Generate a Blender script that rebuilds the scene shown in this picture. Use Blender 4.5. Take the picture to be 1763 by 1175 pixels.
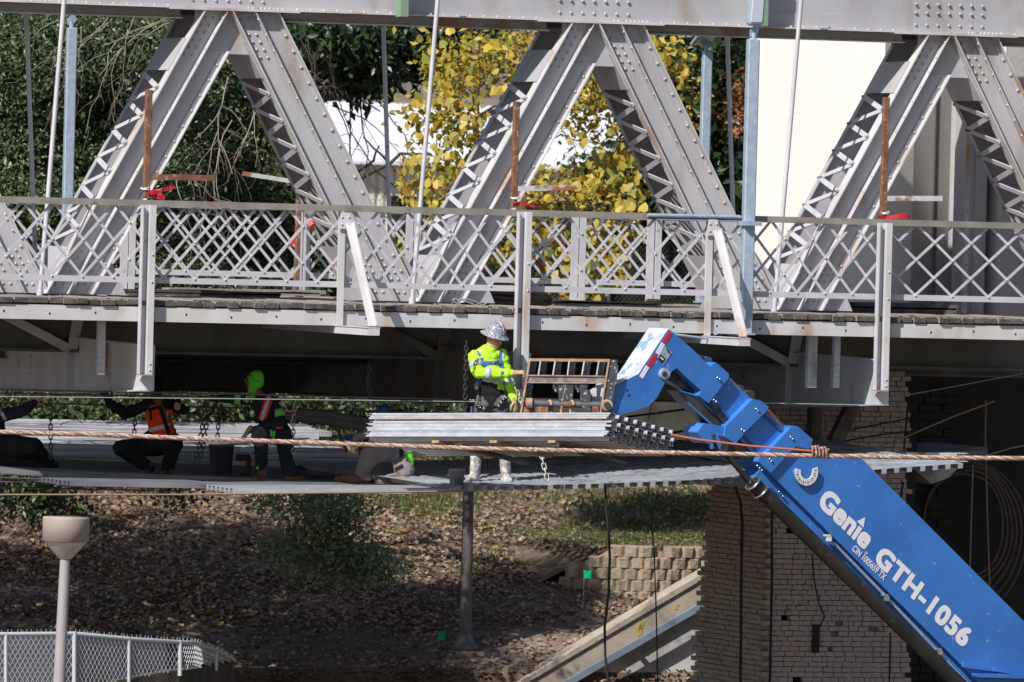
import bpy, math, random
import numpy as np
from mathutils import Vector, Matrix, noise as mnoise
from mathutils.bvhtree import BVHTree
from mathutils.geometry import tessellate_polygon
R = math.radians
random.seed(7)
sc = bpy.context.scene
COL = sc.collection
for o in list(bpy.data.objects): bpy.data.objects.remove(o)

# ------------------------------------------------------------ camera, sky, sun, exposure
# world axes: X along the bridge, Y across it (away from the river bank the photo was taken from), Z up; z = 0 is the deck top
TH = R(20.0); ROLL = R(1.5); DIST = 95.0; FPX = 14725.0; CAMZ = 1.07
fwd0 = Vector((math.sin(TH), math.cos(TH), 0)); rt0 = Vector((math.cos(TH), -math.sin(TH), 0))
C = Vector((0, 0, 0)) - fwd0 * DIST; C.z = CAMZ
pit = math.atan2(222.5 / 155.0, DIST)
F = (fwd0 * math.cos(pit) - Vector((0, 0, 1)) * math.sin(pit)).normalized()
U0 = rt0.cross(F).normalized()
Rr = (rt0 * math.cos(ROLL) + U0 * math.sin(ROLL)).normalized()
Ur = (U0 * math.cos(ROLL) - rt0 * math.sin(ROLL)).normalized()
cd = bpy.data.cameras.new('camera'); cam = bpy.data.objects.new('camera', cd); COL.objects.link(cam)
M = Matrix.Identity(4)
for i in range(3):
    M[i][0] = Rr[i]; M[i][1] = Ur[i]; M[i][2] = -F[i]; M[i][3] = C[i]
cam.matrix_world = M
cd.dof.use_dof = True; cd.dof.focus_distance = 94.6; cd.dof.aperture_fstop = 4.5
cd.sensor_width = 36; cd.lens = 36 * FPX / 1763.0; cd.clip_start = 1; cd.clip_end = 2000
sc.camera = cam
SUN = Vector((-0.62, -0.42, 0.66)).normalized()
w = bpy.data.worlds.new('World'); sc.world = w; w.use_nodes = True
nt = w.node_tree; bg = nt.nodes['Background']
sky = nt.nodes.new('ShaderNodeTexSky'); sky.sky_type = 'NISHITA'; sky.sun_disc = False
sky.sun_elevation = math.asin(SUN.z); sky.sun_rotation = math.atan2(SUN.x, SUN.y)
nt.links.new(sky.outputs[0], bg.inputs[0]); bg.inputs[1].default_value = 0.075
sl = bpy.data.lights.new('sun', 'SUN'); sl.energy = 5.0; sl.angle = R(0.5); sl.color = (1.0, 0.95, 0.88)
so = bpy.data.objects.new('sun', sl); COL.objects.link(so)
so.rotation_euler = SUN.to_track_quat('Z', 'Y').to_euler(); so.location = (-30, -20, 40)
sc.view_settings.view_transform = 'Standard'; sc.view_settings.look = 'None'
sc.view_settings.exposure = 0.25; sc.view_settings.gamma = 1; sc.view_settings.use_curve_mapping = False

# ------------------------------------------------------------ layout helpers
def ray(u, v): return (F + Rr * ((u - 881.5) / FPX) - Ur * ((v - 587.5) / FPX))
def at(u, v, Y):                     # point of the vertical plane Y=const
    d = ray(u, v); t = (Y - C.y) / d.y; return C + d * t
def S(u, v, d): return C + ray(u, v) * d
def onz(u, v, z):
    r_ = ray(u, v); return C + r_ * ((z - C.z) / r_.z)
def dep(p): return (p - C).dot(F)
PX = 1 / 155.0

# ------------------------------------------------------------ object helpers
WL = {}
def tag(o, label=None, cat=None, group=None, kind=None):
    if label: o['label'] = label
    if cat: o['category'] = cat
    if group: o['group'] = group
    if kind: o['kind'] = kind
    return o
def thing(name, loc, label, cat, group=None):
    o = bpy.data.objects.new(name, None); COL.objects.link(o); o.location = loc; WL[o.name] = Vector(loc)
    o.empty_display_size = .1
    return tag(o, label, cat, group)
def link(name, me, parent=None, loc=None, mat4=None):
    o = bpy.data.objects.new(name, me); COL.objects.link(o)
    if parent:
        o.parent = parent; base = WL[parent.name]
    else: base = Vector((0, 0, 0))
    if mat4 is not None:
        o.matrix_local = Matrix.Translation(-base) @ mat4; WL[o.name] = mat4.to_translation()
    else:
        l = Vector(loc) if loc is not None else base.copy()
        o.location = l - base; WL[o.name] = l
    return o
class MB:
    def __init__(s): s.v = []; s.f = []; s.m = []; s.mi = 0; s.sm = []
    def add(s, vs, fs, smooth=False):
        n = len(s.v); s.v += [tuple(x) for x in vs]; s.f += [tuple(i + n for i in f) for f in fs]
        s.m += [s.mi] * len(fs); s.sm += [smooth] * len(fs)
    def boxm(s, m, sx, sy, sz):
        vs = [m @ Vector((x * sx / 2, y * sy / 2, z * sz / 2)) for x in (-1, 1) for y in (-1, 1) for z in (-1, 1)]
        s.add(vs, [(0, 1, 3, 2), (4, 6, 7, 5), (0, 4, 5, 1), (2, 3, 7, 6), (0, 2, 6, 4), (1, 5, 7, 3)])
    def box(s, c, sx, sy, sz): s.boxm(Matrix.Translation(c), sx, sy, sz)
    def boxb(s, x0, x1, y0, y1, z0, z1): s.box(Vector(((x0+x1)/2, (y0+y1)/2, (z0+z1)/2)), abs(x1-x0), abs(y1-y0), abs(z1-z0))
    def beam(s, p0, p1, wd, hd, up=Vector((0, 0, 1))):     # wd across, hd along 'up'
        p0 = Vector(p0); p1 = Vector(p1); d = p1 - p0; L = d.length
        if L < 1e-6: return
        d /= L; a = up.cross(d)
        if a.length < 1e-4: a = Vector((1, 0, 0)).cross(d)
        a.normalize(); b = d.cross(a)
        m = Matrix(((d.x, a.x, b.x, 0), (d.y, a.y, b.y, 0), (d.z, a.z, b.z, 0), (0, 0, 0, 1)))
        s.boxm(Matrix.Translation((p0 + p1) / 2) @ m, L, wd, hd)
    def tube(s, pts, r, seg=8, cap=True):
        pts = [Vector(p) for p in pts]; n = len(pts); rs = r if isinstance(r, (list, tuple)) else [r] * n
        vs = []; a = None
        for i, p in enumerate(pts):
            d = (pts[min(i + 1, n - 1)] - pts[max(i - 1, 0)]).normalized()
            if a is None:
                a = d.cross(Vector((0, 0, 1)))
                if a.length < .05: a = d.cross(Vector((1, 0, 0)))
            a = (a - d * a.dot(d)).normalized(); b = d.cross(a)
            for k in range(seg):
                t = 2 * math.pi * k / seg; vs.append(p + (a * math.cos(t) + b * math.sin(t)) * rs[i])
        fs = []
        for i in range(n - 1):
            for k in range(seg):
                k2 = (k + 1) % seg; fs.append((i*seg+k, i*seg+k2, (i+1)*seg+k2, (i+1)*seg+k))
        s.add(vs, fs, True)
        if cap:
            s.add(vs[:seg], [tuple(range(seg - 1, -1, -1))]); s.add(vs[-seg:], [tuple(range(seg))])
    def prism(s, poly, ex, cap=True):
        n = len(poly); ex = Vector(ex); a = [Vector(p) for p in poly]; b = [p + ex for p in a]
        s.add(a + b, [(i, (i + 1) % n, n + (i + 1) % n, n + i) for i in range(n)])
        tr = tessellate_polygon([a])
        s.add(a, [tuple(t) for t in tr]); s.add(b, [tuple(reversed(t)) for t in tr])
    def ball(s, c, r, seg=6, rings=4, sc_=(1, 1, 1)):
        c = Vector(c); vs = []; fs = []
        for i in range(rings + 1):
            ph = math.pi * i / rings
            for k in range(seg):
                t = 2 * math.pi * k / seg
                vs.append(c + Vector((math.sin(ph)*math.cos(t)*r*sc_[0], math.sin(ph)*math.sin(t)*r*sc_[1], math.cos(ph)*r*sc_[2])))
        for i in range(rings):
            for k in range(seg):
                k2 = (k + 1) % seg; fs.append((i*seg+k, (i+1)*seg+k, (i+1)*seg+k2, i*seg+k2))
        s.add(vs, fs, True)
    def lathe(s, prof, c, seg=24, smooth=True):
        c = Vector(c); vs = []; fs = []; n = len(prof)
        for (r_, z) in prof:
            for k in range(seg):
                t = 2 * math.pi * k / seg; vs.append(c + Vector((r_*math.cos(t), r_*math.sin(t), z)))
        for i in range(n - 1):
            for k in range(seg):
                k2 = (k+1) % seg; fs.append((i*seg+k, i*seg+k2, (i+1)*seg+k2, (i+1)*seg+k))
        s.add(vs, fs, smooth)
    def mesh(s, name, mats, off=Vector((0, 0, 0))):
        me = bpy.data.meshes.new(name); off = Vector(off)
        me.from_pydata([(x - off.x, y - off.y, z - off.z) for x, y, z in s.v], [], s.f)
        for m in (mats if isinstance(mats, (list, tuple)) else [mats]): me.materials.append(m)
        me.polygons.foreach_set('material_index', s.m); me.polygons.foreach_set('use_smooth', s.sm)
        me.validate(); me.update(); return me
    def build(s, name, mats, parent=None, loc=None, bevel=0):
        if loc is None:
            if parent: loc = WL[parent.name]
            else:
                a = np.array(s.v); loc = Vector(((a[:,0].min()+a[:,0].max())/2, (a[:,1].min()+a[:,1].max())/2, a[:,2].min()))
        o = link(name, s.mesh(name, mats, loc), parent, loc)
        if bevel:
            b = o.modifiers.new('bevel', 'BEVEL'); b.width = bevel; b.segments = 1; b.limit_method = 'ANGLE'
        return o

# ------------------------------------------------------------ materials
def mat(name, c1, c2=None, scale=3.0, rough=.6, metal=0, bump=0, bscale=None, thr=(.35, .65), c3=None, s3=8., t3=(.6, .7), rnd=None, island=None, detail=5, stretch=None, trans=0, spec=.5):
    m = bpy.data.materials.new(name); m.use_nodes = True; n = m.node_tree.nodes; L = m.node_tree.links
    b = n['Principled BSDF']; b.inputs['Roughness'].default_value = rough; b.inputs['Metallic'].default_value = metal
    b.inputs['Specular IOR Level'].default_value = spec
    def rgb(c): return (c[0], c[1], c[2], 1)
    tc = n.new('ShaderNodeTexCoord'); co = tc.outputs['Object']
    geo = n.new('ShaderNodeNewGeometry'); co = geo.outputs['Position']
    if stretch:
        mp = n.new('ShaderNodeMapping'); mp.inputs['Scale'].default_value = stretch; L.new(co, mp.inputs[0]); co = mp.outputs[0]
    def nz(sc_, d=detail):
        t = n.new('ShaderNodeTexNoise'); t.inputs['Scale'].default_value = sc_; t.inputs['Detail'].default_value = d
        L.new(co, t.inputs['Vector']); return t.outputs['Fac']
    def ramp(fac, a, b_):
        r_ = n.new('ShaderNodeMapRange'); r_.inputs['From Min'].default_value = a; r_.inputs['From Max'].default_value = b_
        L.new(fac, r_.inputs['Value']); return r_.outputs['Result']
    def mix(fac, a, b_):
        x = n.new('ShaderNodeMix'); x.data_type = 'RGBA'
        if isinstance(fac, float): x.inputs[0].default_value = fac
        else: L.new(fac, x.inputs[0])
        for k, q in ((6, a), (7, b_)):
            if isinstance(q, (tuple, list)): x.inputs[k].default_value = rgb(q)
            else: L.new(q, x.inputs[k])
        return x.outputs[2]
    col = c1
    if c2: col = mix(ramp(nz(scale), *thr), c1, c2)
    if rnd or island:
        if rnd: oi = n.new('ShaderNodeObjectInfo'); rv = oi.outputs['Random']; cols = rnd
        else: rv = geo.outputs['Random Per Island']; cols = island
        cr = n.new('ShaderNodeValToRGB'); cr.color_ramp.interpolation = 'LINEAR'
        el = cr.color_ramp.elements
        while len(el) < len(cols): el.new(.5)
        for i, c in enumerate(cols): el[i].position = i / (len(cols) - 1); el[i].color = rgb(c)
        L.new(rv, cr.inputs[0])
        col = mix(.5 if c2 else 1.0, col, cr.outputs[0])
    if c3: col = mix(ramp(nz(s3, 8), *t3), col, c3)
    if isinstance(col, (tuple, list)): b.inputs['Base Color'].default_value = rgb(col)
    else: L.new(col, b.inputs['Base Color'])
    if bump:
        bp = n.new('ShaderNodeBump'); bp.inputs['Strength'].default_value = bump; bp.inputs['Distance'].default_value = .02
        L.new(nz(bscale or scale * 6), bp.inputs['Height']); L.new(bp.outputs[0], b.inputs['Normal'])
    if trans:
        t = n.new('ShaderNodeBsdfTranslucent'); ms = n.new('ShaderNodeMixShader'); ms.inputs[0].default_value = trans
        if isinstance(col, (tuple, list)): t.inputs[0].default_value = rgb(col)
        else: L.new(col, t.inputs[0])
        L.new(b.outputs[0], ms.inputs[1]); L.new(t.outputs[0], ms.inputs[2]); L.new(ms.outputs[0], n['Material Output'].inputs[0])
    return m
RUST = (.20, .075, .03)
paint = mat('bridge_paint', (.42, .42, .45), (.36, .36, .385), 1.3, rough=.55, bump=.06, bscale=30, c3=(.27, .22, .19), s3=2.8, t3=(.56, .78), stretch=(1, 1, .35))
paint_l = mat('rail_paint', (.52, .52, .56), (.44, .44, .49), 3, rough=.5, c3=(.30, .17, .10), s3=5, t3=(.66, .76))
paint_top = mat('top_rail_paint', (.27, .26, .235), (.19, .18, .16), 4, rough=.6, c3=(.22, .10, .05), s3=3.5, t3=(.64, .72))
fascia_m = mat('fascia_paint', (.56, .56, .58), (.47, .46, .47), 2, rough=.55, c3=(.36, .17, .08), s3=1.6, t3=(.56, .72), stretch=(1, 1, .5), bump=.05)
under_m = mat('shaded_grimy_steel_paint', (.13, .135, .12), (.08, .085, .075), 2.2, rough=.7, c3=(.13, .07, .035), s3=3, t3=(.6, .72), stretch=(1, 1, .3), bump=.1)  # underside shade is put into this colour, along with grime
beam_m = mat('floor_beam_paint', (.50, .52, .55), (.38, .40, .42), 1.6, rough=.6, c3=(.16, .10, .06), s3=2.2, t3=(.64, .78), stretch=(1, 1, .4))
galv = mat('galvanised_steel', (.38, .46, .58), (.31, .39, .51), 14, rough=.42, metal=.25, bump=.03, thr=(.4, .6))
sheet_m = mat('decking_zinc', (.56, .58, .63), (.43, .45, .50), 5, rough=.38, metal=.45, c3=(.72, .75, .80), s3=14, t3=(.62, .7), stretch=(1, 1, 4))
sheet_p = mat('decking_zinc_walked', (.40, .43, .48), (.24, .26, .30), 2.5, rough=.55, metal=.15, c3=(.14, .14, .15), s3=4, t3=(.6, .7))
sheet_b = mat('decking_zinc_streaked', (.58, .58, .62), (.20, .20, .23), 1.6, rough=.5, metal=.15, thr=(.42, .58), stretch=(.35, 5, 1), c3=(.72, .72, .76), s3=3, t3=(.6, .66))  # streaks in the colour stand in for light and shade on the ribs
sheet_d = mat('decking_zinc_shaded', (.20, .205, .23), (.12, .125, .145), 1.6, rough=.6, metal=.1, c3=(.15, .15, .17), s3=5, t3=(.6, .7))  # zinc darkened so the colour carries the deck's shadow
rust_m = mat('rusted_tube', (.21, .105, .065), (.13, .055, .03), 9, rough=.85, bump=.25, c3=(.36, .20, .12), s3=20, t3=(.58, .68))
rustgal = mat('half_rusted_tube', (.55, .57, .58), (.45, .46, .48), 8, rough=.5, c3=(.30, .13, .06), s3=4, t3=(.50, .58))
rope_m = mat('rusty_strand', (.33, .19, .14), (.22, .11, .08), 16, rough=.8, c3=(.55, .48, .42), s3=24, t3=(.55, .66))
rope_w = mat('worn_strand', (.52, .46, .39), (.33, .25, .20), 12, rough=.7, c3=(.30, .16, .11), s3=20, t3=(.56, .66))
wire_m = mat('dark_wire', (.10, .09, .085), rough=.6)
wire_b = mat('brown_wire', (.28, .20, .14), rough=.7)
wire_g = mat('grey_wire', (.30, .31, .30), rough=.5)
black = mat('black_rubber', (.012, .012, .012), rough=.75)
plank = mat('weathered_plank', (.33, .29, .27), (.20, .175, .16), 5, rough=.9, bump=.5, bscale=30, rnd=[(.20, .18, .17), (.34, .31, .29), (.26, .21, .18)], stretch=(6, .6, 1))
plank_d = mat('dark_timber', (.12, .11, .10), (.05, .045, .04), 8, rough=.95, bump=.5)
wood = mat('dunnage_wood', (.42, .29, .17), (.30, .19, .10), 9, rough=.85, bump=.3, stretch=(1, 1, 6))
blue = mat('boom_blue', (.045, .20, .60), (.032, .155, .50), 1.3, rough=.36, c3=(.20, .36, .64), s3=16, t3=(.665, .73), spec=.6, bump=.015, bscale=3)
blue_d = mat('boom_blue_grimy', (.03, .12, .33), (.02, .055, .13), 5, rough=.5, c3=(.10, .085, .05), s3=5, t3=(.55, .68))
scuff = mat('scuffed_white_paint', (.62, .60, .56), (.40, .42, .50), 5, rough=.5, c3=(.16, .32, .66), s3=6, t3=(.56, .62))
oily = mat('greasy_steel', (.045, .045, .05), (.10, .10, .10), 6, rough=.35, metal=.5)
cylm = mat('cylinder_black', (.018, .018, .02), (.03, .028, .026), 4, rough=.42, c3=(.09, .08, .07), s3=9, t3=(.64, .76))
chrome = mat('bright_steel', (.62, .64, .66), rough=.25, metal=.9)
carr = mat('chipped_black_paint', (.03, .033, .04), (.05, .055, .065), 8, rough=.5, c3=(.42, .42, .45), s3=30, t3=(.60, .66), bump=.1)
carr2 = mat('scraped_bar', (.24, .24, .27), (.10, .105, .125), 16, rough=.55, c3=(.30, .17, .10), s3=11, t3=(.56, .68), bump=.2)
edge_r = mat('rusty_plate_edge', (.44, .30, .21), (.28, .14, .08), 10, rough=.85)
white = mat('white_vinyl', (.80, .79, .86), rough=.5)
red = mat('red_vinyl', (.58, .02, .02), rough=.4)
redtape = mat('red_tape', (.55, .02, .035), (.40, .01, .02), 12, rough=.4)
skin = mat('skin', (.50, .26, .17), (.42, .20, .13), 8, rough=.55)
skin_d = mat('brown_skin', (.16, .07, .04), rough=.6)
lime = mat('lime_cloth', (.42, .80, .05), (.34, .70, .03), 7, rough=.9, bump=.35, bscale=11, spec=.2)
lime_d = mat('green_hood_cloth', (.16, .72, .04), (.12, .58, .03), 9, rough=.9, bump=.3, bscale=14, spec=.2)
orange = mat('orange_cloth', (.85, .075, .012), (.68, .05, .01), 8, rough=.9, bump=.3, bscale=12, spec=.2)
refl = mat('reflective_band', (.48, .50, .60), (.38, .40, .50), 20, rough=.4)
cloth_k = mat('black_cloth', (.014, .014, .015), (.024, .024, .026), 8, rough=.95, bump=.4, bscale=12, spec=.1)
cloth_n = mat('navy_cloth', (.02, .023, .035), (.032, .036, .05), 7, rough=.95, bump=.4, bscale=12, spec=.1)
cloth_g = mat('grey_work_cloth', (.13, .12, .125), (.09, .085, .09), 8, rough=.95, bump=.4, bscale=14, spec=.1)
cloth_t = mat('tan_work_cloth', (.22, .20, .205), (.165, .15, .155), 6, rough=.95, bump=.4, bscale=12, spec=.1)
boot_m = mat('dusty_rubber_boot', (.42, .42, .42), (.26, .20, .19), 12, rough=.8, c3=(.58, .60, .60), s3=20, t3=(.52, .6))
boot_b = mat('brown_leather', (.13, .075, .045), (.08, .045, .03), 9, rough=.8)
glove_m = mat('tan_glove', (.50, .36, .19), (.38, .26, .13), 14, rough=.9, bump=.3, bscale=40)
strap_b = mat('blue_webbing', (.035, .12, .33), (.025, .08, .24), 30, rough=.8)
helmet_m = mat('hard_hat_print', (.27, .27, .33), (.15, .15, .19), 40, rough=.3, thr=(.45, .52), c3=(.50, .50, .58), s3=60, t3=(.55, .58))
glass_k = mat('dark_lens', (.02, .015, .01), rough=.08)
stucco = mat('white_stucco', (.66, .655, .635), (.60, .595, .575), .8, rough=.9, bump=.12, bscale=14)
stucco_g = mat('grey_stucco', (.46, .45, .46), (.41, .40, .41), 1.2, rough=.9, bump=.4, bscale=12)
brick_m = mat('old_brick', (.42, .35, .32), (.32, .28, .265), 3, rough=.95, bump=.5, bscale=30, rnd=[(.38, .34, .32), (.46, .375, .34), (.44, .41, .39), (.47, .35, .31), (.40, .37, .35)], c3=(.26, .24, .23), s3=5, t3=(.62, .72))
brick_s = mat('old_brick_far', (.42, .35, .32), (.32, .28, .265), 3, rough=.95, bump=.5, bscale=30, island=[(.38, .34, .32), (.46, .375, .34), (.44, .41, .39), (.47, .35, .31), (.40, .37, .35)], c3=(.24, .22, .21), s3=5, t3=(.62, .72))
mortar = mat('dirty_mortar', (.42, .385, .355), (.32, .29, .265), 5, rough=.98, bump=.4)
stone_d = mat('shaded_pier_stone', (.035, .032, .028), (.022, .02, .018), 2, rough=.95, bump=.5, stretch=(1, 1, .3))  # near-black tone paints the shade of the recess
block_m = mat('split_face_block', (.33, .26, .20), (.22, .17, .125), 7, rough=.95, bump=1.0, bscale=22, rnd=[(.24, .19, .14), (.36, .29, .22), (.30, .24, .18)])
conc = mat('aged_concrete', (.42, .36, .30), (.32, .275, .23), 3, rough=.9, bump=.25, bscale=25, c3=(.24, .20, .17), s3=4, t3=(.6, .7))
conc_l = mat('pale_stained_concrete', (.55, .54, .54), (.36, .35, .35), 2.0, rough=.9, bump=.2, bscale=20, thr=(.4, .62), c3=(.30, .27, .25), s3=4, t3=(.63, .72))
conc_g = mat('grey_slab', (.09, .09, .105), (.065, .065, .08), 3, rough=.95)
conc_k = mat('mossy_dark_concrete', (.08, .075, .06), (.04, .038, .03), 3, rough=.95)
handrail = mat('blue_grey_handrail', (.20, .25, .32), (.16, .20, .26), 3, rough=.5)
yellowp = mat('old_yellow_paint', (.50, .34, .05), (.42, .30, .10), 10, rough=.8)
lamp_c = mat('lamp_beige', (.35, .29, .255), (.31, .265, .235), 4, rough=.6)
lamp_p = mat('lamp_pole_paint', (.36, .34, .35), (.31, .295, .305), 3, rough=.5)
lamp_w = mat('frosted_lens', (.60, .58, .54), (.40, .33, .26), 9, rough=.5, thr=(.5, .7))
pole_d = mat('dark_bronze_pole', (.15, .135, .14), (.11, .10, .105), 5, rough=.6)
flag_m = mat('green_flag', (.0, .48, .24), rough=.5)
soil = mat('bank_soil', (.15, .105, .075), (.085, .06, .042), 1.5, rough=1, bump=.8, bscale=14, c3=(.22, .165, .13), s3=.8, t3=(.52, .62))
litter_m = mat('fallen_leaves', (.3, .2, .1), rough=.9, island=[(.10, .06, .042), (.22, .15, .105), (.36, .26, .19), (.14, .09, .065), (.36, .23, .09), (.18, .12, .085), (.40, .30, .22), (.12, .08, .06)])
grass_m = mat('grass_blades', (.05, .13, .02), rough=.8, island=[(.06, .12, .025), (.11, .16, .04), (.045, .08, .02), (.16, .16, .06)], trans=.25)
leaf_d = mat('evergreen_leaf', (.04, .07, .02), rough=.42, island=[(.022, .045, .012), (.055, .09, .03), (.035, .062, .018), (.085, .115, .05), (.13, .14, .07)], trans=.12)
leaf_k = mat('dark_magnolia_leaf', (.02, .045, .012), rough=.4, island=[(.012, .03, .01), (.03, .06, .018), (.02, .04, .012)], trans=.08)
leaf_y = mat('yellow_leaf', (.7, .5, .05), rough=.55, island=[(.46, .32, .03), (.56, .42, .06), (.36, .29, .03), (.24, .26, .04), (.40, .24, .03)], trans=.35)
leaf_yo = mat('big_yellow_leaf', (.7, .5, .05), rough=.55, rnd=[(.52, .37, .04), (.58, .44, .08), (.40, .33, .05), (.28, .30, .06), (.46, .29, .03)], trans=.3)
leaf_r = mat('russet_leaf', (.4, .12, .04), rough=.6, island=[(.26, .08, .03), (.34, .15, .06), (.18, .06, .02)], trans=.25)
bark = mat('dark_bark', (.075, .06, .05), (.04, .032, .027), 8, rough=.95, bump=.6)
bark_l = mat('bare_twig', (.30, .26, .21), (.20, .17, .14), 8, rough=.9)
hill_m = mat('dry_hill', (.20, .17, .15), (.12, .10, .09), .5, rough=1, bump=.5, bscale=3)
roof_m = mat('white_metal_roof', (.74, .76, .84), (.62, .65, .75), 1.2, rough=.6, thr=(.45, .65), stretch=(.4, 1, 3))
wallc = mat('cream_siding', (.74, .72, .66), (.62, .60, .56), .7, rough=.8)
net_m = mat('black_windscreen', (.014, .016, .014), (.025, .028, .025), 4, rough=.9)
leaf_p = mat('lit_evergreen_leaf', (.1, .15, .08), rough=.45, island=[(.10, .17, .07), (.18, .26, .13), (.27, .32, .20), (.12, .18, .09)], trans=.15)  # lighter leaf colour stands in for sun on the drooping branch
net_w = mat('dark_chain_link', (.04, .045, .04), rough=.6)
link_w = mat('galvanised_chain_link', (.50, .54, .58), rough=.45, metal=.2)
ropeb = mat('brown_rope', (.15, .11, .085), (.09, .065, .05), 12, rough=.95, bump=.5)
chain_m = mat('dark_chain', (.05, .045, .04), rough=.6, metal=.4)
chain_w = mat('bright_chain', (.60, .62, .58), rough=.45, metal=.3)
pail_m = mat('plastic_pail', (.42, .41, .41), (.28, .27, .27), 9, rough=.6)
ink = mat('blue_marker', (.03, .05, .30), rough=.6)
green_p = mat('green_patina', (.16, .30, .20), (.22, .22, .17), 6, rough=.7)
X = Vector((1, 0, 0)); Y_ = Vector((0, 1, 0)); Z = Vector((0, 0, 1))
def rivets(pts, r, name, m, parent, nrm=Vector((0, -1, 0))):
    mb = MB()
    for p in pts: mb.ball(Vector(p), r, 6, 4)
    o = mb.build(name, m, parent); o['kind'] = 'stuff'; return o

# ------------------------------------------------------------ ground
def gz(x, y):
    z = float(np.interp(y, [-40, -3, 6, 13, 14, 16, 24, 32, 60, 140, 600], [-6.8, -6.2, -5.5, -4.98, -4.87, -4.47, -2.85, -1.8, 0, 1, 6]))
    if y < 14.1: z -= 1.6 * min(1, max(0, (x - .25) / .5)) * min(1, (14.1 - y) / .15)
    z += .07 * mnoise.noise(Vector((x * .5, y * .5, 3))) + .16 * mnoise.noise(Vector((x * .15, y * .15, 9)))
    return max(z, -6.8)
xs = sorted(set(list(np.arange(-12, 14, .28)) + [-400, -200, -100, -50, -25, 25, 50, 100, 200, 400]))
ys = sorted(set(list(np.arange(-3, 13.8, .3)) + [13.95, 14.1] + list(np.arange(14.4, 36, .3)) + [-200, -90, -40, -15, -8, 40, 48, 60, 90, 140, 300, 600]))
vs = [(x, y, gz(x, y)) for y in ys for x in xs]; nx = len(xs)
mb = MB(); mb.add(vs, [(j*nx+i, j*nx+i+1, (j+1)*nx+i+1, (j+1)*nx+i) for j in range(len(ys)-1) for i in range(nx-1)], True)
tag(mb.build('ground', soil, loc=(0, 0, 0)), 'sloping earth river bank below the bridge', kind='structure')
# hill far behind
mb = MB(); hx = np.linspace(-160, 220, 60); hy = np.linspace(110, 230, 16)
mb.add([(x, y, gz(x, y) - 2 + 26 * min(1, (y - 108) / 60) * (1 + .25 * mnoise.noise(Vector((x*.03, y*.03, 0)))) + 2 * mnoise.noise(Vector((x*.12, y*.12, 4)))) for y in hy for x in hx],
       [(j*60+i, j*60+i+1, (j+1)*60+i+1, (j+1)*60+i) for j in range(15) for i in range(59)], True)
tag(mb.build('hill', hill_m, loc=(0, 110, 0)), 'dry brown hillside far behind the building', kind='structure')

# leaf scatter / foliage meshes (numpy)
def leaf_mesh(name, C_, A, B, m, fold=.25, loc=(0, 0, 0)):
    """C_ centres (n,3); A half-length vectors; B half-width vectors. one kite of two triangles, folded along its length"""
    n = len(C_); N = np.cross(A, B); N /= (np.linalg.norm(N, axis=1, keepdims=True) + 1e-9)
    bw = np.linalg.norm(B, axis=1, keepdims=True); off = N * bw * fold
    V = np.stack([C_ - A, C_ + B + off - A * .15, C_ + A, C_ - B + off - A * .15], 1).reshape(-1, 3) - np.array(loc)
    T = (np.arange(n)[:, None] * 4 + np.array([0, 1, 2, 0, 2, 3])[None]).reshape(-1)
    me = bpy.data.meshes.new(name)
    me.vertices.add(4 * n); me.vertices.foreach_set('co', V.reshape(-1).astype(np.float32))
    me.loops.add(6 * n); me.loops.foreach_set('vertex_index', T.astype(np.int32))
    me.polygons.add(2 * n); me.polygons.foreach_set('loop_start', np.arange(0, 6 * n, 3, dtype=np.int32))
    me.polygons.foreach_set('loop_total', np.full(2 * n, 3, dtype=np.int32))
    me.materials.append(m); me.update(calc_edges=True); me.validate(); return me
rng = np.random.default_rng(5)
def unit(n):
    v = rng.normal(size=(n, 3)); return v / np.linalg.norm(v, axis=1, keepdims=True)
def ground_hit(u, v):
    lo, hi = -3.0, 45.0; f = lambda y: (lambda p: p.z - gz(p.x, p.y))(at(u, v, y))
    if f(lo) < 0 or f(hi) > 0: return None
    for _ in range(13):
        m_ = (lo + hi) / 2
        if f(m_) > 0: lo = m_
        else: hi = m_
    return at(u, v, (lo + hi) / 2)
def scatter_ground(name, n, region, m, size, label, flat=.25, up=False, dens=None):
    P = []
    while len(P) < n:
        u = random.uniform(region[0], region[1]); v = random.uniform(region[2], region[3])
        p = ground_hit(u, v)
        if p is None: continue
        y = p.y
        if dens and random.random() > dens(p, u, v): continue
        P.append((p.x, p.y, gz(p.x, p.y) + random.uniform(.0, .03)))
    P = np.array(P); k = len(P); sz = rng.uniform(.6, 1.25, size=(k, 1)) * size
    if up:
        A = unit(k) * .45; A[:, 2] = 1; A /= np.linalg.norm(A, axis=1, keepdims=True); B = np.cross(A, unit(k)); B /= np.linalg.norm(B, axis=1, keepdims=True)
        me = leaf_mesh(name, P + A * sz * .8, A * sz, B * sz * .12, m)
    else:
        Nn = unit(k) * .75; Nn[:, 2] = abs(Nn[:, 2]) + 1 * .8; Nn[:, 1] -= .15; Nn /= np.linalg.norm(Nn, axis=1, keepdims=True)
        A = np.cross(Nn, unit(k)); A /= np.linalg.norm(A, axis=1, keepdims=True); B = np.cross(Nn, A)
        me = leaf_mesh(name, P + np.array([0, 0, .01]), A * sz, B * sz * .8, m, fold=.4)
    return tag(link(name, me), label, kind='stuff', cat=None)
def dl(p, u, v):
    d = .5 + .6 * mnoise.noise(Vector((p.x * .8, p.y * .8, 0)))
    if v > 1110 - (u - 500) * .08: d *= .35
    return max(.04, d)
scatter_ground('leaf_litter', 62000, (-30, 1800, 640, 1185), litter_m, .038, 'fallen brown leaves strewn over the bank', dens=dl)
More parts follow.
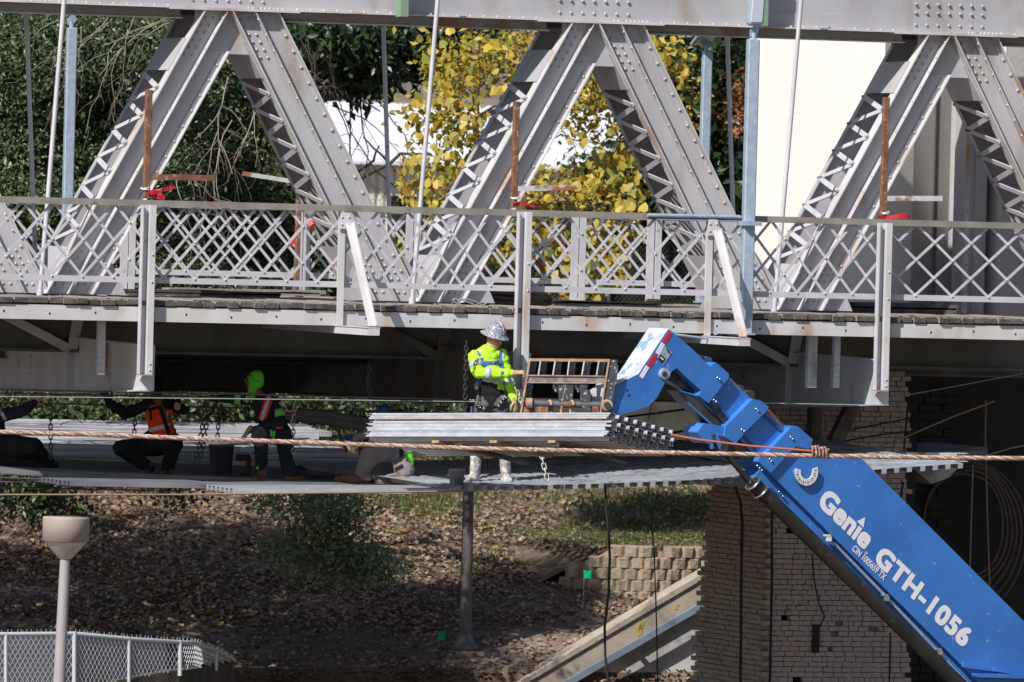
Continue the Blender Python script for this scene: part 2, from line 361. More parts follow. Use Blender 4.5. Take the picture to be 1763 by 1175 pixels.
scatter_ground('grass', 15000, (450, 1700, 640, 1000), grass_m, .07, 'short green grass among the fallen leaves', up=True,
               dens=lambda p, u, v: max(.03, mnoise.noise(Vector((p.x * .45, p.y * .45, 7))) * 1.6 + (.45 if u > 1040 and 900 < v < 945 else 0) + .08))

# ------------------------------------------------------------ bridge deck
deck = thing('bridge_deck', (0, 0, 0), 'weathered plank walkway deck edged by a rust streaked pale steel channel', 'bridge deck')
px0 = at(-40, 517, 0).x; px1 = at(1810, 575, 0).x
x = px0 - .6; k = 0; DW = 8.1
pm = []
for i in range(4):
    mb = MB(); mb.boxm(Matrix.Identity(4), .14, DW, .055); mb.m[2] = 1; mb.m[3] = 1; pm.append(mb.mesh('plank', [plank, plank_d]))
while x < px1 + .6:
    wv = random.uniform(.125, .165)
    m4 = Matrix.Translation((x + wv / 2, DW / 2 - .06 + random.uniform(-.018, .018), -.03 + random.uniform(-.008, .008))) @ Matrix.Rotation(R(random.uniform(-.12, .12)), 4, 'Z') @ Matrix.Scale((wv - .008) / .14, 4, X)
    link('plank', pm[k % 4], deck, mat4=m4); x += wv; k += 1
mb = MB()       # nailer under planks, wood
mb.boxb(px0 - 1, px1 + 1, .02, .12, -.1, -.06); mb.build('nailer', plank_d, deck)
mb = MB(); zf0, zf1 = -.075, -.235
mb.boxb(px0-1, px1+1, -.035, -.025, zf1, zf0); mb.boxb(px0-1, px1+1, -.025, .06, zf0 - .012, zf0 - .002); mb.boxb(px0-1, px1+1, -.025, .06, zf1, zf1 + .01)
mb.build('edge_channel', fascia_m, deck)
bx = []
for i in range(26): bx.append((px0 + .3 + i * .52, -.036, -.15 - .02 * (i % 2)))
mb = MB()
for p in bx: mb.boxb(p[0]-.009, p[0]+.009, -.0375, -.03, p[2]-.012, p[2]+.012)
mb.build('bolt_hole', black, deck)['kind'] = 'stuff'
# inner stringer, far girder, cross joists
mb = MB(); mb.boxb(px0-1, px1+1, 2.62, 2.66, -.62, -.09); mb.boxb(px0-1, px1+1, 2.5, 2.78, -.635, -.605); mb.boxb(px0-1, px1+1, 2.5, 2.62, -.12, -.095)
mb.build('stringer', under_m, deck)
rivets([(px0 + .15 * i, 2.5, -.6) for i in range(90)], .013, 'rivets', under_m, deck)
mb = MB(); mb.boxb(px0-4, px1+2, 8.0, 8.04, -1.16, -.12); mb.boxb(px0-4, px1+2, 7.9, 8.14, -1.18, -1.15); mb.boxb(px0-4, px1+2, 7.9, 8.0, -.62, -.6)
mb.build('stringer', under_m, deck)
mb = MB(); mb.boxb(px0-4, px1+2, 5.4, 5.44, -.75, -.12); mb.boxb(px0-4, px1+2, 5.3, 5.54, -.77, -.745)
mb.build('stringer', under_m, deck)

# ------------------------------------------------------------ floor beams (run across the bridge, ends show at the near posts)
def floor_beam(u, label, beam_m=beam_m):
    p = at(u, 560, 0); x0 = p.x
    t = thing('floor_beam', (x0, 0, 0), label, 'floor beam', 'floor beams under the deck')
    zt0 = -.50; zb0 = at(u, 672 if u < 400 else (690 if u < 1000 else 697), 0).z
    mb = MB()
    poly = [(x0 - .012, .02, zt0), (x0 - .012, 7.85, -.42), (x0 - .012, 7.85, -1.17), (x0 - .012, 2.7, zb0 - .1), (x0 - .012, .02, zb0)]
    mb.prism([Vector(q) for q in poly], (.024, 0, 0)); mb.build('web_plate', beam_m, t)
    mb = MB()
    for zz0, zz1 in ((zt0, -.42), (zb0, -1.17)):
        if zz0 == zb0:
            mb.beam((x0, .0, zb0 - .006), (x0, 2.7, zb0 - .106), .16, .014); mb.beam((x0, 2.7, zb0 - .106), (x0, 7.85, -1.18), .16, .014)
        else: mb.beam((x0, .0, zz0 + .006), (x0, 7.85, zz1 + .006), .16, .014)
    mb.build('flange_plate', beam_m, t)
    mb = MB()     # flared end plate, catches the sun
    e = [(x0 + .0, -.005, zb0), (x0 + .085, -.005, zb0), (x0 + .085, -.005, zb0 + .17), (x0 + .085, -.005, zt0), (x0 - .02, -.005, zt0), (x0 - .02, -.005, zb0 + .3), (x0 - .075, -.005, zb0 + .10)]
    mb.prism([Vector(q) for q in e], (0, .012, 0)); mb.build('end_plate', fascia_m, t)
    mb = MB()     # splice and stiffener at the truss line
    mb.boxb(x0 - .09, x0 - .012, 2.70, 2.72, zb0 - .11, -.44)
    mb.build('stiffener', beam_m, t)
    mb = MB(); mb.boxb(x0 - .03, x0 - .0125, 2.72, 5.0, zb0 - .1, -.46); mb.build('splice_plate', beam_m, t)
    rv = [(x0 - .035, 2.8 + .12 * i, z) for i in range(3) for z in (-.55, -.62)] + [(x0 - .035, 4.3, -.55 - .06 * j) for j in range(7)]
    rivets(rv, .016, 'rivets', beam_m, t)
    mb = MB()     # knee brace from the deck down to the beam at the truss line
    mb.beam((x0 - 1.05, 2.55, -.16), (x0 - .12, 2.55, -.60), .10, .012); mb.beam((x0 - 1.05, 2.5, -.16), (x0 - .12, 2.5, -.60), .012, .10)
    mb.build('knee_brace', beam_m, t)
    mb = MB(); mb.prism([Vector(q) for q in [(x0 - .15, 2.5, -.6), (x0 - .03, 2.5, -.6), (x0 + .05, 2.5, -.15), (x0 - .08, 2.5, -.15)]], (0, .015, 0)); mb.build('gusset_plate', beam_m, t)
    return t
floor_beam(255, 'pale floor beam end above the crouching orange vest worker')
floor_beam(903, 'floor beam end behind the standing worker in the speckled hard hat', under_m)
floor_beam(1521, 'floor beam end at the far right post above the blue boom')
for (u0, v0, u1, v1, wpx, lab) in [(176, 553, 172, 645, 12, 'narrow steel hanger tab left of the first long post'), (1400, 570, 1400, 668, 17, 'wide riveted hanger tab right of the boom'),
                              (1442, 578, 1441, 668, 11, 'thin hanger tab between the riveted tab and right post')]:
    a = at(u0, v0, .35); b = at(u1, v1, .35); mb = MB()
    t = thing('hanger_tab', b, lab, 'steel hanger', 'steel tabs hanging below the deck edge')
    mb.boxb(a.x - wpx*PX/2, a.x + wpx*PX/2, .34, .36, b.z, a.z); mb.boxb(a.x - wpx*PX/2, a.x - wpx*PX/2 + .012, .36, .42, b.z, a.z)
    mb.build('strap_plate', beam_m, t)
    rivets([(a.x, .338, b.z + .04 + .07 * i) for i in range(4)], .014, 'rivets', beam_m, t)

# ------------------------------------------------------------ railing posts and panels
def near_post(u, vtop, vbot, lab):
    a = at(u, vtop, -.06); b = at(u, vbot, -.06); x0 = (a.x)
    t = thing('railing_post', (x0, -.06, b.z), lab, 'railing post', 'long vertical posts of the near railing')
    mb = MB()
    mb.boxb(x0 - .075, x0 + .005, -.07, -.058, b.z, a.z); mb.boxb(x0 - .075, x0 - .063, -.14, -.07, b.z, a.z)
    mb.build('post_angle', paint_l, t)
    mb = MB(); mb.boxb(x0 + .007, x0 + .072, -.16, -.15, b.z + .0, a.z); mb.boxb(x0 + .007, x0 + .017, -.15, -.04, b.z, a.z); mb.boxb(x0 + .062, x0 + .072, -.15, -.13, b.z, a.z); mb.build('post_angle', fascia_m, t)
    mb = MB(); mb.boxb(x0 - .07, x0 + .07, -.17, -.02, b.z - .012, b.z - .002); mb.build('foot_plate', edge_r, t)
    rivets([(x0 - .035, -.074, z) for z in (zf1 + .03, zf1 - .03, b.z + .06, b.z + .16, -.62, .1, a.z - .1)] + [(x0 + .04, -.163, z) for z in (b.z + .05, b.z + .12, .5, .2)], .013, 'rivets', paint_l, t)
near_post(254, 353, 645, 'long post at left below the first rusty stub')
near_post(901, 365, 668, 'long post at centre just right of the hard hat')
near_post(1521, 384, 672, 'long post at far right in front of the white tower')
def mid_brace(u0, vt, u1, vb, vb2, lab):
    a = at(u0, vt, -.05); f_ = at(u0 - 4, vb, -.05)
    t = thing('railing_brace', (a.x, -.05, f_.z), lab, 'railing brace', 'slanting outrigger braces of the near railing')
    # outrigger plank sticks out towards the river
    e = at(u1 + 4, vb2, -1.08)
    mb = MB(); mb.boxb(a.x - .04, a.x + .10, -1.12, 2.5, e.z - .05, e.z + .03); mb.build('outrigger', paint_l, t)
    mb = MB(); mb.boxb(a.x - .05, a.x + .11, -1.13, 2.5, e.z + .03, e.z + .037); mb.boxb(a.x - .03, a.x + .10, -1.127, -1.12, e.z - .05, e.z + .03); mb.build('end_plate', fascia_m, t)
    mb = MB(); mb.boxb(a.x - .04, a.x + .035, -.075, -.06, e.z + .04, a.z - .12); mb.boxb(a.x - .01, a.x + .0, -.06, .0, e.z + .04, a.z - .12); mb.build('upright', fascia_m, t)
    mb = MB(); mb.beam((a.x + .07, -.10, a.z - .12), (a.x + .05, -1.02, e.z + .05), .085, .012, Y_); mb.beam((a.x + .11, -.10, a.z - .12), (a.x + .09, -1.02, e.z + .05), .012, .07, Y_); mb.build('slanting_strut', fascia_m, t)
    mb = MB(); mb.prism([Vector(q) for q in [(a.x - .06, -.11, a.z - .18), (a.x + .12, -.11, a.z - .18), (a.x + .07, -.11, a.z), (a.x - .03, -.11, a.z)]], (0, .012, 0)); mb.build('gusset_plate', fascia_m, t)
    rivets([(a.x + dx, -.115, a.z - dz) for dx in (-.02, .06) for dz in (.05, .13)], .012, 'rivets', paint_l, t)
mid_brace(589, 366, 641, 560, 570, 'slanting brace below the rail between left and centre posts')
mid_brace(1222, 378, 1268, 578, 588, 'slanting brace beside the galvanised light pole')
def clipseg(p, q, x0, x1):
    (a, b), (c, d) = p, q
    if a > c: (a, b), (c, d) = (c, d), (a, b)
    if c <= x0 or a >= x1: return None
    if a < x0: b += (d - b) * (x0 - a) / (c - a); a = x0
    if c > x1: d = b + (d - b) * (x1 - a) / (c - a) if c != a else d; c = x1
    return (a, b), (c, d)
def rail_panel(xa, xb, zt, zb, n, Yp, lab, grp, phase=0, wb=.03):
    t = thing('lattice_railing', ((xa + xb) / 2, Yp, zb), lab, 'railing', grp)
    pit_ = (xb - xa) / n; zz0 = zb + .02; zz1 = zt - .05
    rp = []
    for k in range(-3, int(n) + 4):
        for sgn in (1, -1):
            xs_ = xa + (k + phase) * pit_
            seg = clipseg((xs_, zz0), (xs_ + sgn * 2 * pit_, zz1), xa + .02, xb - .02)
            if not seg or abs(seg[0][0] - seg[1][0]) < .05: continue
            mb = MB(); yy = Yp + (.012 if sgn > 0 else -.002)
            mb.beam((seg[0][0], yy, seg[0][1]), (seg[1][0], yy, seg[1][1]), .009, wb, Vector((0, 1, 0)).cross(Vector((seg[1][0]-seg[0][0], 0, seg[1][1]-seg[0][1])).normalized()))
            mb.build('lattice_bar', paint_l, t)
        for j in range(5):
            xx = xa + (k + phase + j * .5) * pit_
            if xa + .04 < xx < xb - .04 and j > 0 or j == 0 and xa < xx < xb:
                rp.append((xx, Yp - .012, zz0 + (zz1 - zz0) * j / 4))
    rivets(sorted(set((round(a, 3), b, round(c, 3)) for a, b, c in rp)), .013, 'rivets', paint_l, t)
    mb = MB(); mb.boxb(xa + .02, xb - .02, Yp - .008, Yp + .008, zb - .035, zb + .03); mb.boxb(xa + .02, xb - .02, Yp + .008, Yp + .05, zb + .022, zb + .03); mb.build('bottom_rail', paint_l, t)
    mb = MB(); mb.boxb(xa, xb, Yp - .045, Yp + .05, zt - .012, zt); mb.boxb(xa, xb, Yp - .045, Yp - .033, zt - .07, zt - .012); mb.build('top_rail', paint_top, t)
    for xe in (xa + .02, xb - .05): mb = MB(); mb.boxb(xe, xe + .03, Yp - .006, Yp + .006, zb, zt - .07); mb.build('end_bar', paint_l, t)
    return t
ZT = at(880, 361, -.0).z; ZB = at(900, 497, 0).z
edges = [-75, 254, 589, 901, 1222, 1521, 1860]; nn = [6.2, 6.35, 6.45, 6.3, 6.3, 5.4]
labs = ['railing panel at the far left edge with leaning truss leg behind', 'railing panel between left post and left slanting brace', 'railing panel left of the centre post with yellow leaves behind',
        'railing panel between centre post and light pole brace', 'railing panel in front of the sunlit white tower wall', 'wide-mesh railing panel at the far right before the grey column']
for i in range(6):
    xa = at(edges[i], 420, 0).x; xb = at(edges[i+1], 420, 0).x
    rail_panel(xa, xb, ZT, ZB, nn[i], 0, labs[i], 'near railing panels', phase=[.1, .55, .3, .45, .2, .9][i])
ZTf = ZT - .015; ZBf = at(440, 472, 8).z
fe = [-150, 215, 515, 705, 990, 1120, 1330]
for i in range(6):
    xa = at(fe[i], 420, 7.9).x; xb = at(fe[i+1], 420, 7.9).x
    rail_panel(xa, xb, ZTf, ZBf, (xb - xa) / .33, 7.9, ['first', 'second', 'third', 'fourth', 'fifth', 'sixth'][i] + ' panel from the left of the far railing', 'far railing panels', phase=.3, wb=.03)
for i, u in enumerate(fe[1:6]):
    p = at(u, 420, 7.9); mb = MB(); t = thing('railing_post', (p.x, 7.85, 0), ['far railing post left of the first truss leg', 'far railing post with red tape beside the rusty tube', 'far railing post just left of the rope bundle', 'far railing post right of the rope bundle', 'far railing post beside the small log'][i], 'railing post', 'posts of the far railing')
    mb.boxb(p.x - .08, p.x + .01, 7.8, 7.82, -.05, ZTf); mb.boxb(p.x + .015, p.x + .09, 7.76, 7.78, -.05, ZTf); mb.build('post_angle', paint_l, t)

# ------------------------------------------------------------ stiffening truss
TY = 2.6; A1 = at(395, 14, TY); A3 = at(1636, 60, TY); P_ = (A3.x - A1.x) / 2; zc = (A1.z + A3.z) / 2 - .01
D_ = .82; tanA = .553
truss = thing('bridge_truss', (A1.x, TY, 0), 'grey riveted stiffening truss with laced diagonal legs in a row of tall A shapes', 'bridge truss')
dn = [0]
def diag(xt, sgn):
    """xt: x of the outer-left edge line at the chord; sgn -1 leans '/', +1 leans '\\'. two side by side channels, laced box of depth D_"""
    w1 = .275; run = (zc - .02) * tanA
    def xx(off, z): return xt + off + sgn * (zc - z) * tanA
    dvec = Vector((sgn * tanA, 0, -1)).normalized(); perp = Vector((0, 1, 0)).cross(dvec)
    zlo = .02
    def strip(o0, o1, y0, y1, name, m=paint, z1=None, z0=None):
        a, b = (z1 if z1 is not None else zc), (z0 if z0 is not None else zlo)
        mb = MB(); mb.prism([Vector((xx(o0, a), y0, a)), Vector((xx(o1, a), y0, a)), Vector((xx(o1, b), y0, b)), Vector((xx(o0, b), y0, b))], (0, y1 - y0, 0))
        return mb.build(name, m, truss)
    zB = zc - .47 if sgn < 0 else zc
    strip(.006, w1 - .012, TY, TY + .012, 'web_plate'); strip(w1 + .012, 2 * w1 - .006, TY + .0, TY + .012, 'web_plate', z1=zc - .47 if sgn < 0 else zc - .02)
    strip(.004, 2 * w1, TY + D_, TY + D_ + .012, 'web_plate')
    # angle legs standing proud towards the viewer; paler fascia colour paints their sunlit look
    strip(-.012, .004, TY - .13, TY + .05, 'edge_angle', fascia_m); strip(.004, .055, TY - .012, TY - .0015, 'edge_angle')
    strip(w1 - .014, w1 - .004, TY - .125, TY + .012, 'edge_angle', fascia_m); strip(w1 + .006, w1 + .016, TY - .09, TY + .012, 'edge_angle', fascia_m, z1=zc - .45 if sgn < 0 else None)
    strip(2 * w1 - .004, 2 * w1 + .010, TY - .10, TY + .05, 'edge_angle', fascia_m, z1=zc - .47 if sgn < 0 else None)
    strip(2 * w1 - .055, 2 * w1 - .004, TY - .013, TY - .0015, 'edge_angle', z1=zc - .5 if sgn < 0 else None)
    strip(-.012, .004, TY + D_ - .06, TY + D_ + .03, 'edge_angle')
    # batten plates and lacing on the visible side face
    ztop = zc - .33 if sgn < 0 else zc - .36; zb1 = zc - .70 if sgn < 0 else zc - .76
    mb = MB(); mb.prism([Vector((xx(-.014, ztop), TY - .045, ztop)), Vector((xx(-.014, ztop), TY + D_, ztop)), Vector((xx(-.014, zb1), TY + D_, zb1)), Vector((xx(-.014, zb1), TY - .045, zb1))], (-.012, 0, 0))
    mb.build('batten_plate', paint, truss)
    zb2 = .55 if sgn < 0 else .62; zb3 = .2
    mb = MB(); mb.prism([Vector((xx(-.014, zb2), TY - .045, zb2)), Vector((xx(-.014, zb2), TY + D_, zb2)), Vector((xx(-.014, zb3), TY + D_, zb3)), Vector((xx(-.014, zb3), TY - .045, zb3))], (-.012, 0, 0))
    mb.build('batten_plate', paint, truss)
    n = 12; zs = np.linspace(zb1 - .04, zb2 + .05, n + 1); rp = []
    for i in range(n):
        ya, yb = (TY - .02, TY + D_ - .03) if i % 2 else (TY + D_ - .03, TY - .02)
        pa = Vector((xx(-.024, zs[i]), ya, zs[i])); pb = Vector((xx(-.024, zs[i+1]), yb, zs[i+1]))
        mb = MB(); mb.beam(pa, pb, .06, .012, dvec.cross(Vector((0, 1, 0)))); mb.build('lacing_bar', paint_l, truss)
        rp += [pa + Vector((-.012, 0, 0)), pb + Vector((-.012, 0, 0))]
    mb = MB(); mb.prism([Vector((xx(2*w1, zB), TY + .012, zB)), Vector((xx(2*w1, zB), TY + D_, zB)), Vector((xx(2*w1, zlo), TY + D_, zlo)), Vector((xx(2*w1, zlo), TY + .012, zlo))], (-.012, 0, 0)); mb.build('inner_plate', paint, truss)
    z = zc - .1
    while z > .1:
        for off, y in ((.03, TY - .014), (2 * w1 - .03, TY - .016)):
            if not (sgn < 0 and off > .3 and z > zc - .5): rp.append((xx(off, z), y, z))
        rp.append((xx(w1 - .012, z), TY - .10, z)); z -= .175
    for i in range(6):   # gusset rivet field at the head and foot
        for j in range(2):
            z = zc - .10 - i * .085; rp.append((xx(.09 + j * .09, z), TY - .002, z)); z = .12 + i * .075; rp.append((xx(.09 + j * .09, z), TY - .002, z)); rp.append((xx(.36 + j * .08, z), TY - .002, z))
    rivets(rp, .019, 'rivets', paint, truss)
apx = [A1.x + k * P_ for k in range(-1, 4)]
s_l = -.31; s_r = .0
for k, ax in enumerate(apx):
    if k > 0 or True: diag(ax + s_l, -1)
    diag(ax + s_r, 1)
    mb = MB()     # head gusset
    mb.boxb(ax - .40, ax + .56, TY + .0125, TY + .022, zc - .50, zc); mb.build('gusset_plate', paint, truss)
    mb = MB(); mb.boxb(ax - .40, ax + .56, TY + D_ - .016, TY + D_ - .002, zc - .50, zc); mb.build('gusset_plate', paint, truss)
    mb = MB(); xf = ax + P_ / 2 + .12
    mb.prism([Vector(q) for q in [(xf - .95, TY - .003, .02), (xf - .62, TY - .003, .75), (xf - .32, TY - .003, .72), (xf + .04, TY - .003, .28), (xf + .3, TY - .003, .62), (xf + .62, TY - .003, .7), (xf + .95, TY - .003, .02)]], (0, .0028, 0)); mb.build('gusset_plate', paint, truss)
# top chord
xl = px0 - 2; xr = px1 + 3
mb = MB(); mb.boxb(xl, xr, TY - .01, TY + .01, zc + .02, zc + .95); mb.build('chord_web', paint, truss)
mb = MB(); mb.boxb(xl, xr, TY - .13, TY + .0, zc + .0, zc + .018); mb.build('chord_flange', fascia_m, truss)
mb = MB(); mb.boxb(xl, xr, TY - .022, TY - .011, zc + .02, zc + .19); mb.build('chord_angle', paint, truss)
mb = MB(); mb.boxb(xl, xr, TY + D_ - .01, TY + D_ + .01, zc - .06, zc + .9); mb.boxb(xl, xr, TY + D_ - .14, TY + D_ - .01, zc - .075, zc - .06); mb.build('chord_web', paint, truss)
for k in range(-1, 4):
    ax = A1.x + k * P_
    mb = MB(); mb.boxb(ax + .72, ax + P_ - .5, TY + .25, TY + .27, zc - .10, zc - .001); mb.boxb(ax + .72, ax + P_ - .5, TY + .15, TY + .25, zc - .115, zc - .10); mb.build('chord_channel', fascia_m, truss)
    mb = MB(); mb.boxb(ax - .75, ax + .8, TY - .135, TY + .005, zc - .014, zc - .001); mb.build('cover_plate', fascia_m, truss)
    rv = [(ax - .45 + .14 * i, TY - .024, zc + z) for i in range(7) for z in (.10, .24, .34)]
    rv += [(ax + .75 + i * .055, TY + .2, zc - .095) for i in range(8)] + [(ax + .75 + i * .16, TY + .2, zc - .095) for i in range(20)] + [(ax + .3 + i * .16, TY - .09, zc + .02) for i in range(22)]
    rv += [(ax + .2 + .05 * i, TY - .09, zc + .02) for i in range(9)]
    rivets(rv, .02, 'rivets', paint, truss)
mb = MB()
mb.boxb(xl, xr, TY + .0, TY + D_, zc + .93, zc + .95); mb.build('chord_top_plate', paint, truss)
# patina strut ends on the chord
for u, v, lab in ((693, 14, 'green stained strut end on the chord left of centre'), (1312, 30, 'green stained strut end behind the light fixture')):
    p = at(u, v, TY - .25); mb = MB(); mb.boxb(p.x - .045, p.x + .045, TY - .33, TY - .15, p.z - .1, p.z + .7); tag(mb.build('strut_end', green_p), lab, 'strut end', 'green strut ends')

# ------------------------------------------------------------ suspender rods
def rod(u0, v0, u1, v1, Yp, r, lab, grp):
    a = at(u0, v0, Yp); b = at(u1, v1, Yp)
    t = thing('suspender_rod', b, lab, 'suspender rod', grp)
    mb = MB(); mb.tube([a, b], r, 10); mb.build('rod', lamp_p if False else paint_l, t)
    mb = MB(); mb.tube([b + (a-b).normalized() * .0, b + (a-b).normalized() * .10], r * 1.5, 10); mb.build('clevis', paint_l, t)
g1 = 'slanting rods in front of the truss'; g2 = 'upright rods hanging inside the truss'
rod(113, -30, 68, 516, 2.2, .026, 'slanting rod at far left beside the galvanised pole', g1)
rod(757, -40, 709, 528, 2.2, .026, 'slanting rod left of centre crossing the chord', g1)
rod(1382, -30, 1332, 548, 2.2, .026, 'slanting rod in front of the white tower wall', g1)
rod(45, 22, 62, 470, 3.9, .026, 'upright rod nearest the left edge before the evergreen', g2)
rod(660, 46, 672, 430, 3.9, .026, 'upright rod in front of the white roof', g2)
rod(1252, 60, 1264, 430, 3.9, .026, 'upright rod before the russet leaves', g2)

# ------------------------------------------------------------ white stone tower
def tower():
    t = thing('bridge_tower', at(1400, 560, 6), 'white plastered bridge tower with grey steel column and shaded recess', 'tower')
    ycur = 5.2; pts = [at(1279, 300, 5.6)]
    # plan polyline: each entry (screen u of the next corner, depth step)
    plan = [(1279, 6.4), (1513, 4.9), (1567, 5.15), (1637, 6.1), (1638, 4.95), (1656, 4.9)]
    cs = [at(u, 500, y) for u, y in plan]; zb, zt = -.12, 9.
    mats_ = [stucco, stucco, stucco_g, stucco, stucco]  # greyer stucco on the recess wall paints its shade
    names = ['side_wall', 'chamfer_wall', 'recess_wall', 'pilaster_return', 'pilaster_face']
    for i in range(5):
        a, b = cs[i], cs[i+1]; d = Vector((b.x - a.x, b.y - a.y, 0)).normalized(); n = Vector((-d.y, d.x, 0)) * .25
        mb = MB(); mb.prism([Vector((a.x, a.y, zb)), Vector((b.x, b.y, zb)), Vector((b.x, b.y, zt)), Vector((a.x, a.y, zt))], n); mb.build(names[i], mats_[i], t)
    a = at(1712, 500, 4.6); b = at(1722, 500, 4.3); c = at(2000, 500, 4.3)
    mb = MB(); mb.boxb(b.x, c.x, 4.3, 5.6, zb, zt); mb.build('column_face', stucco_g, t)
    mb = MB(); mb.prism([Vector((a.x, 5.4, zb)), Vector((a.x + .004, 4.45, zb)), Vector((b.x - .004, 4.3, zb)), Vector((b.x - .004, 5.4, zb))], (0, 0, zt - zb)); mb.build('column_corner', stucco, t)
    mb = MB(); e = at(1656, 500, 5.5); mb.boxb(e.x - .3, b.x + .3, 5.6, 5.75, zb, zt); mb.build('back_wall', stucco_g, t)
tower()
a = at(1656, 553, 4.5); b = at(1693, 553, 4.5)
t = thing('steel_column', (a.x, 4.5, 0), 'grey built-up steel column with rivets standing in the tower recess', 'steel column')
mb = MB(); mb.boxb(a.x, b.x, 4.5, 4.52, 0, 4); mb.boxb(a.x, a.x + .012, 4.52, 4.85, 0, 4); mb.boxb(b.x - .012, b.x, 4.52, 4.85, 0, 4); mb.build('column_plate', paint, t)
mb = MB(); mb.boxb(a.x - .012, a.x + .035, 4.44, 4.498, 0, 4); mb.boxb(a.x + .115, a.x + .12, 4.48, 4.498, 0, 4); mb.build('column_angle', fascia_m, t)
rivets([(a.x + .01, 4.435, .1 + .16 * i) for i in range(24)] + [(a.x + dx, 4.44, .05) for dx in (.1, .18)], .016, 'rivets', paint, t)
# ------------------------------------------------------------ rusty tube stubs with arms and red tape
def stub(u, vt, vb, au0, au1, av0, av1, Yp, wpx, m_arm, lab, grp, w_arm=9):
    a = at(u, vt, Yp); b = at(u, vb, Yp); h = wpx * PX / 2
    t = thing('tube_stub', b, lab, 'steel stub', grp)
    mb = MB(); mb.box((a + b) / 2, 2 * h, .065, (a - b).length); mb.build('upright_tube', rust_m, t, bevel=.006)
    p = at(au0, av0, Yp - .0); q = at(au1, av1, Yp - .0); k = w_arm * PX
    mb = MB(); sgn = 1 if q.x > p.x else -1
    for dy in (-k / 2, k / 2 - .006): mb.beam(p + Vector((0, dy + .003, 0)), q + Vector((0, dy + .003, 0)), .006, k)
    mb.beam(p + Vector((0, 0, k/2 - .003)), q + Vector((0, 0, k/2 - .003)), k - .012, .006); mb.beam(p - Vector((0, 0, k/2 - .003)), q - Vector((0, 0, k/2 - .003)), k - .012, .006)
    mb.build('side_arm', m_arm, t)
    mb = MB(); mb.beam(p + (q-p) * .02 - Vector((0, 0, 0)), q - (q - p).normalized() * .02, k - .014, k - .014); mb.build('hollow_end', black, t)
    return t
gs = 'rusty tube stubs standing behind the near rail'; gf = 'tube stubs of the far railing'
stub(254, 155, 342, 258, 369, 305, 307, .12, 11, rust_m, 'leftmost rusty upright tube with a rusty side arm', gs, 10)
stub(887, 175, 358, 890, 993, 325, 323, .12, 10, rustgal, 'rusty upright tube with silver side arm above the hard hat', gs)
stub(1523, 168, 376, 1518, 1621, 342, 342, .12, 11, rustgal, 'rusty upright tube with half rusted arm before the tower', gs)
stub(898, 296, 500, 893, 755, 322, 324, 7.6, 10, rust_m, 'shorter rusty tube just behind the centre stub, arm to the left', gf, 6)
stub(512, 345, 510, 506, 418, 313, 299, 7.6, 9, rustgal, 'pale tube with whitish arm slanting up to the left', gf, 8)
def tape(pts, Yp, wpx, lab, name='red_tape'):
    mb = MB(); P = [at(u, v, Yp + .02 * math.sin(i * 2.1)) for i, (u, v) in enumerate(pts)]
    for i in range(len(P) - 1):
        wv = wpx * PX * random.uniform(.6, 1.1)
        mb.beam(P[i], P[i+1], .004, wv, Vector((random.uniform(-.2, .2), random.uniform(-.6, .6), 1)).normalized())
    return tag(mb.build(name, redtape), lab, 'caution tape', 'scraps of red caution tape')
tape([(256, 336), (265, 330), (278, 327), (290, 325), (299, 321)], .05, 7, 'red tape scrap with black letters at the left rusty tube')
tape([(262, 334), (270, 340), (284, 341), (276, 335), (268, 330), (258, 333)], .02, 8, 'crumpled red tape on the rail below the left rusty tube')
tape([(884, 354), (895, 350), (908, 352), (920, 357), (932, 358)], .03, 6, 'red tape scrap knotted at the centre rusty tube')
tape([(1512, 373), (1525, 376), (1545, 373), (1562, 371), (1565, 375)], .03, 8, 'red tape lying on the rail before the tower')
tape([(526, 368), (531, 378), (536, 388), (541, 397)], 2.2, 10, 'red tape hanging at the first truss right leg')
tape([(509, 400), (506, 412), (502, 424)], 7.0, 7, 'red tape strip hanging on the far railing post')
tape([(916, 438), (924, 450), (933, 462)], 5.0, 5, 'red tape strip behind the lattice right of the centre post')
def text_obj(body, name, m, origin, ex, ey, width, height, parent, thick=.003, bold=.02, space=1.0, nrm=None):
    """lettering as thin solid letters; bold > 0 thickens the strokes by laying shifted copies a hair apart"""
    cu = bpy.data.curves.new(name, 'FONT'); cu.body = body; cu.size = 1; cu.space_character = space
    ob = bpy.data.objects.new(name, cu); COL.objects.link(ob); bpy.context.view_layer.update()
    me = bpy.data.meshes.new_from_object(ob.evaluated_get(bpy.context.evaluated_depsgraph_get())); bpy.data.objects.remove(ob)
    n = len(me.vertices); co = np.empty(n * 3, np.float32); me.vertices.foreach_get('co', co); co = co.reshape(-1, 3)
    x0, x1 = co[:, 0].min(), co[:, 0].max(); y1 = co[:, 1].max(); nrm = nrm or ex.cross(ey)
    fs = [tuple(p.vertices) for p in me.polygons]; mb = MB()
    sx = width / (x1 - x0 + 2 * bold); sy = height / (y1 + 2 * bold)
    offs = [(0, 0)] if bold <= 0 else [(i * bold, j * bold) for i in (-1, 0, 1) for j in (-1, 0, 1)]
    for k, (dx, dy) in enumerate(offs):
        mb.add([origin + ex * float((c[0] - x0 + bold + dx) * sx) + ey * float((c[1] + bold + dy) * sy) + nrm * (.001 + .0002 * k) for c in co], fs)
    return mb.build(name, m, parent)
# lettering on the left tape scrap
tp = [o for o in COL.objects if o.name == 'red_tape'][0]
e = (at(300, 318, -.03) - at(268, 331, -.03)); text_obj('ENTER', 'lettering', black, at(270, 334, -.025), e.normalized(), Vector((-e.z, 0, e.x)).normalized() , e.length, .035, tp)
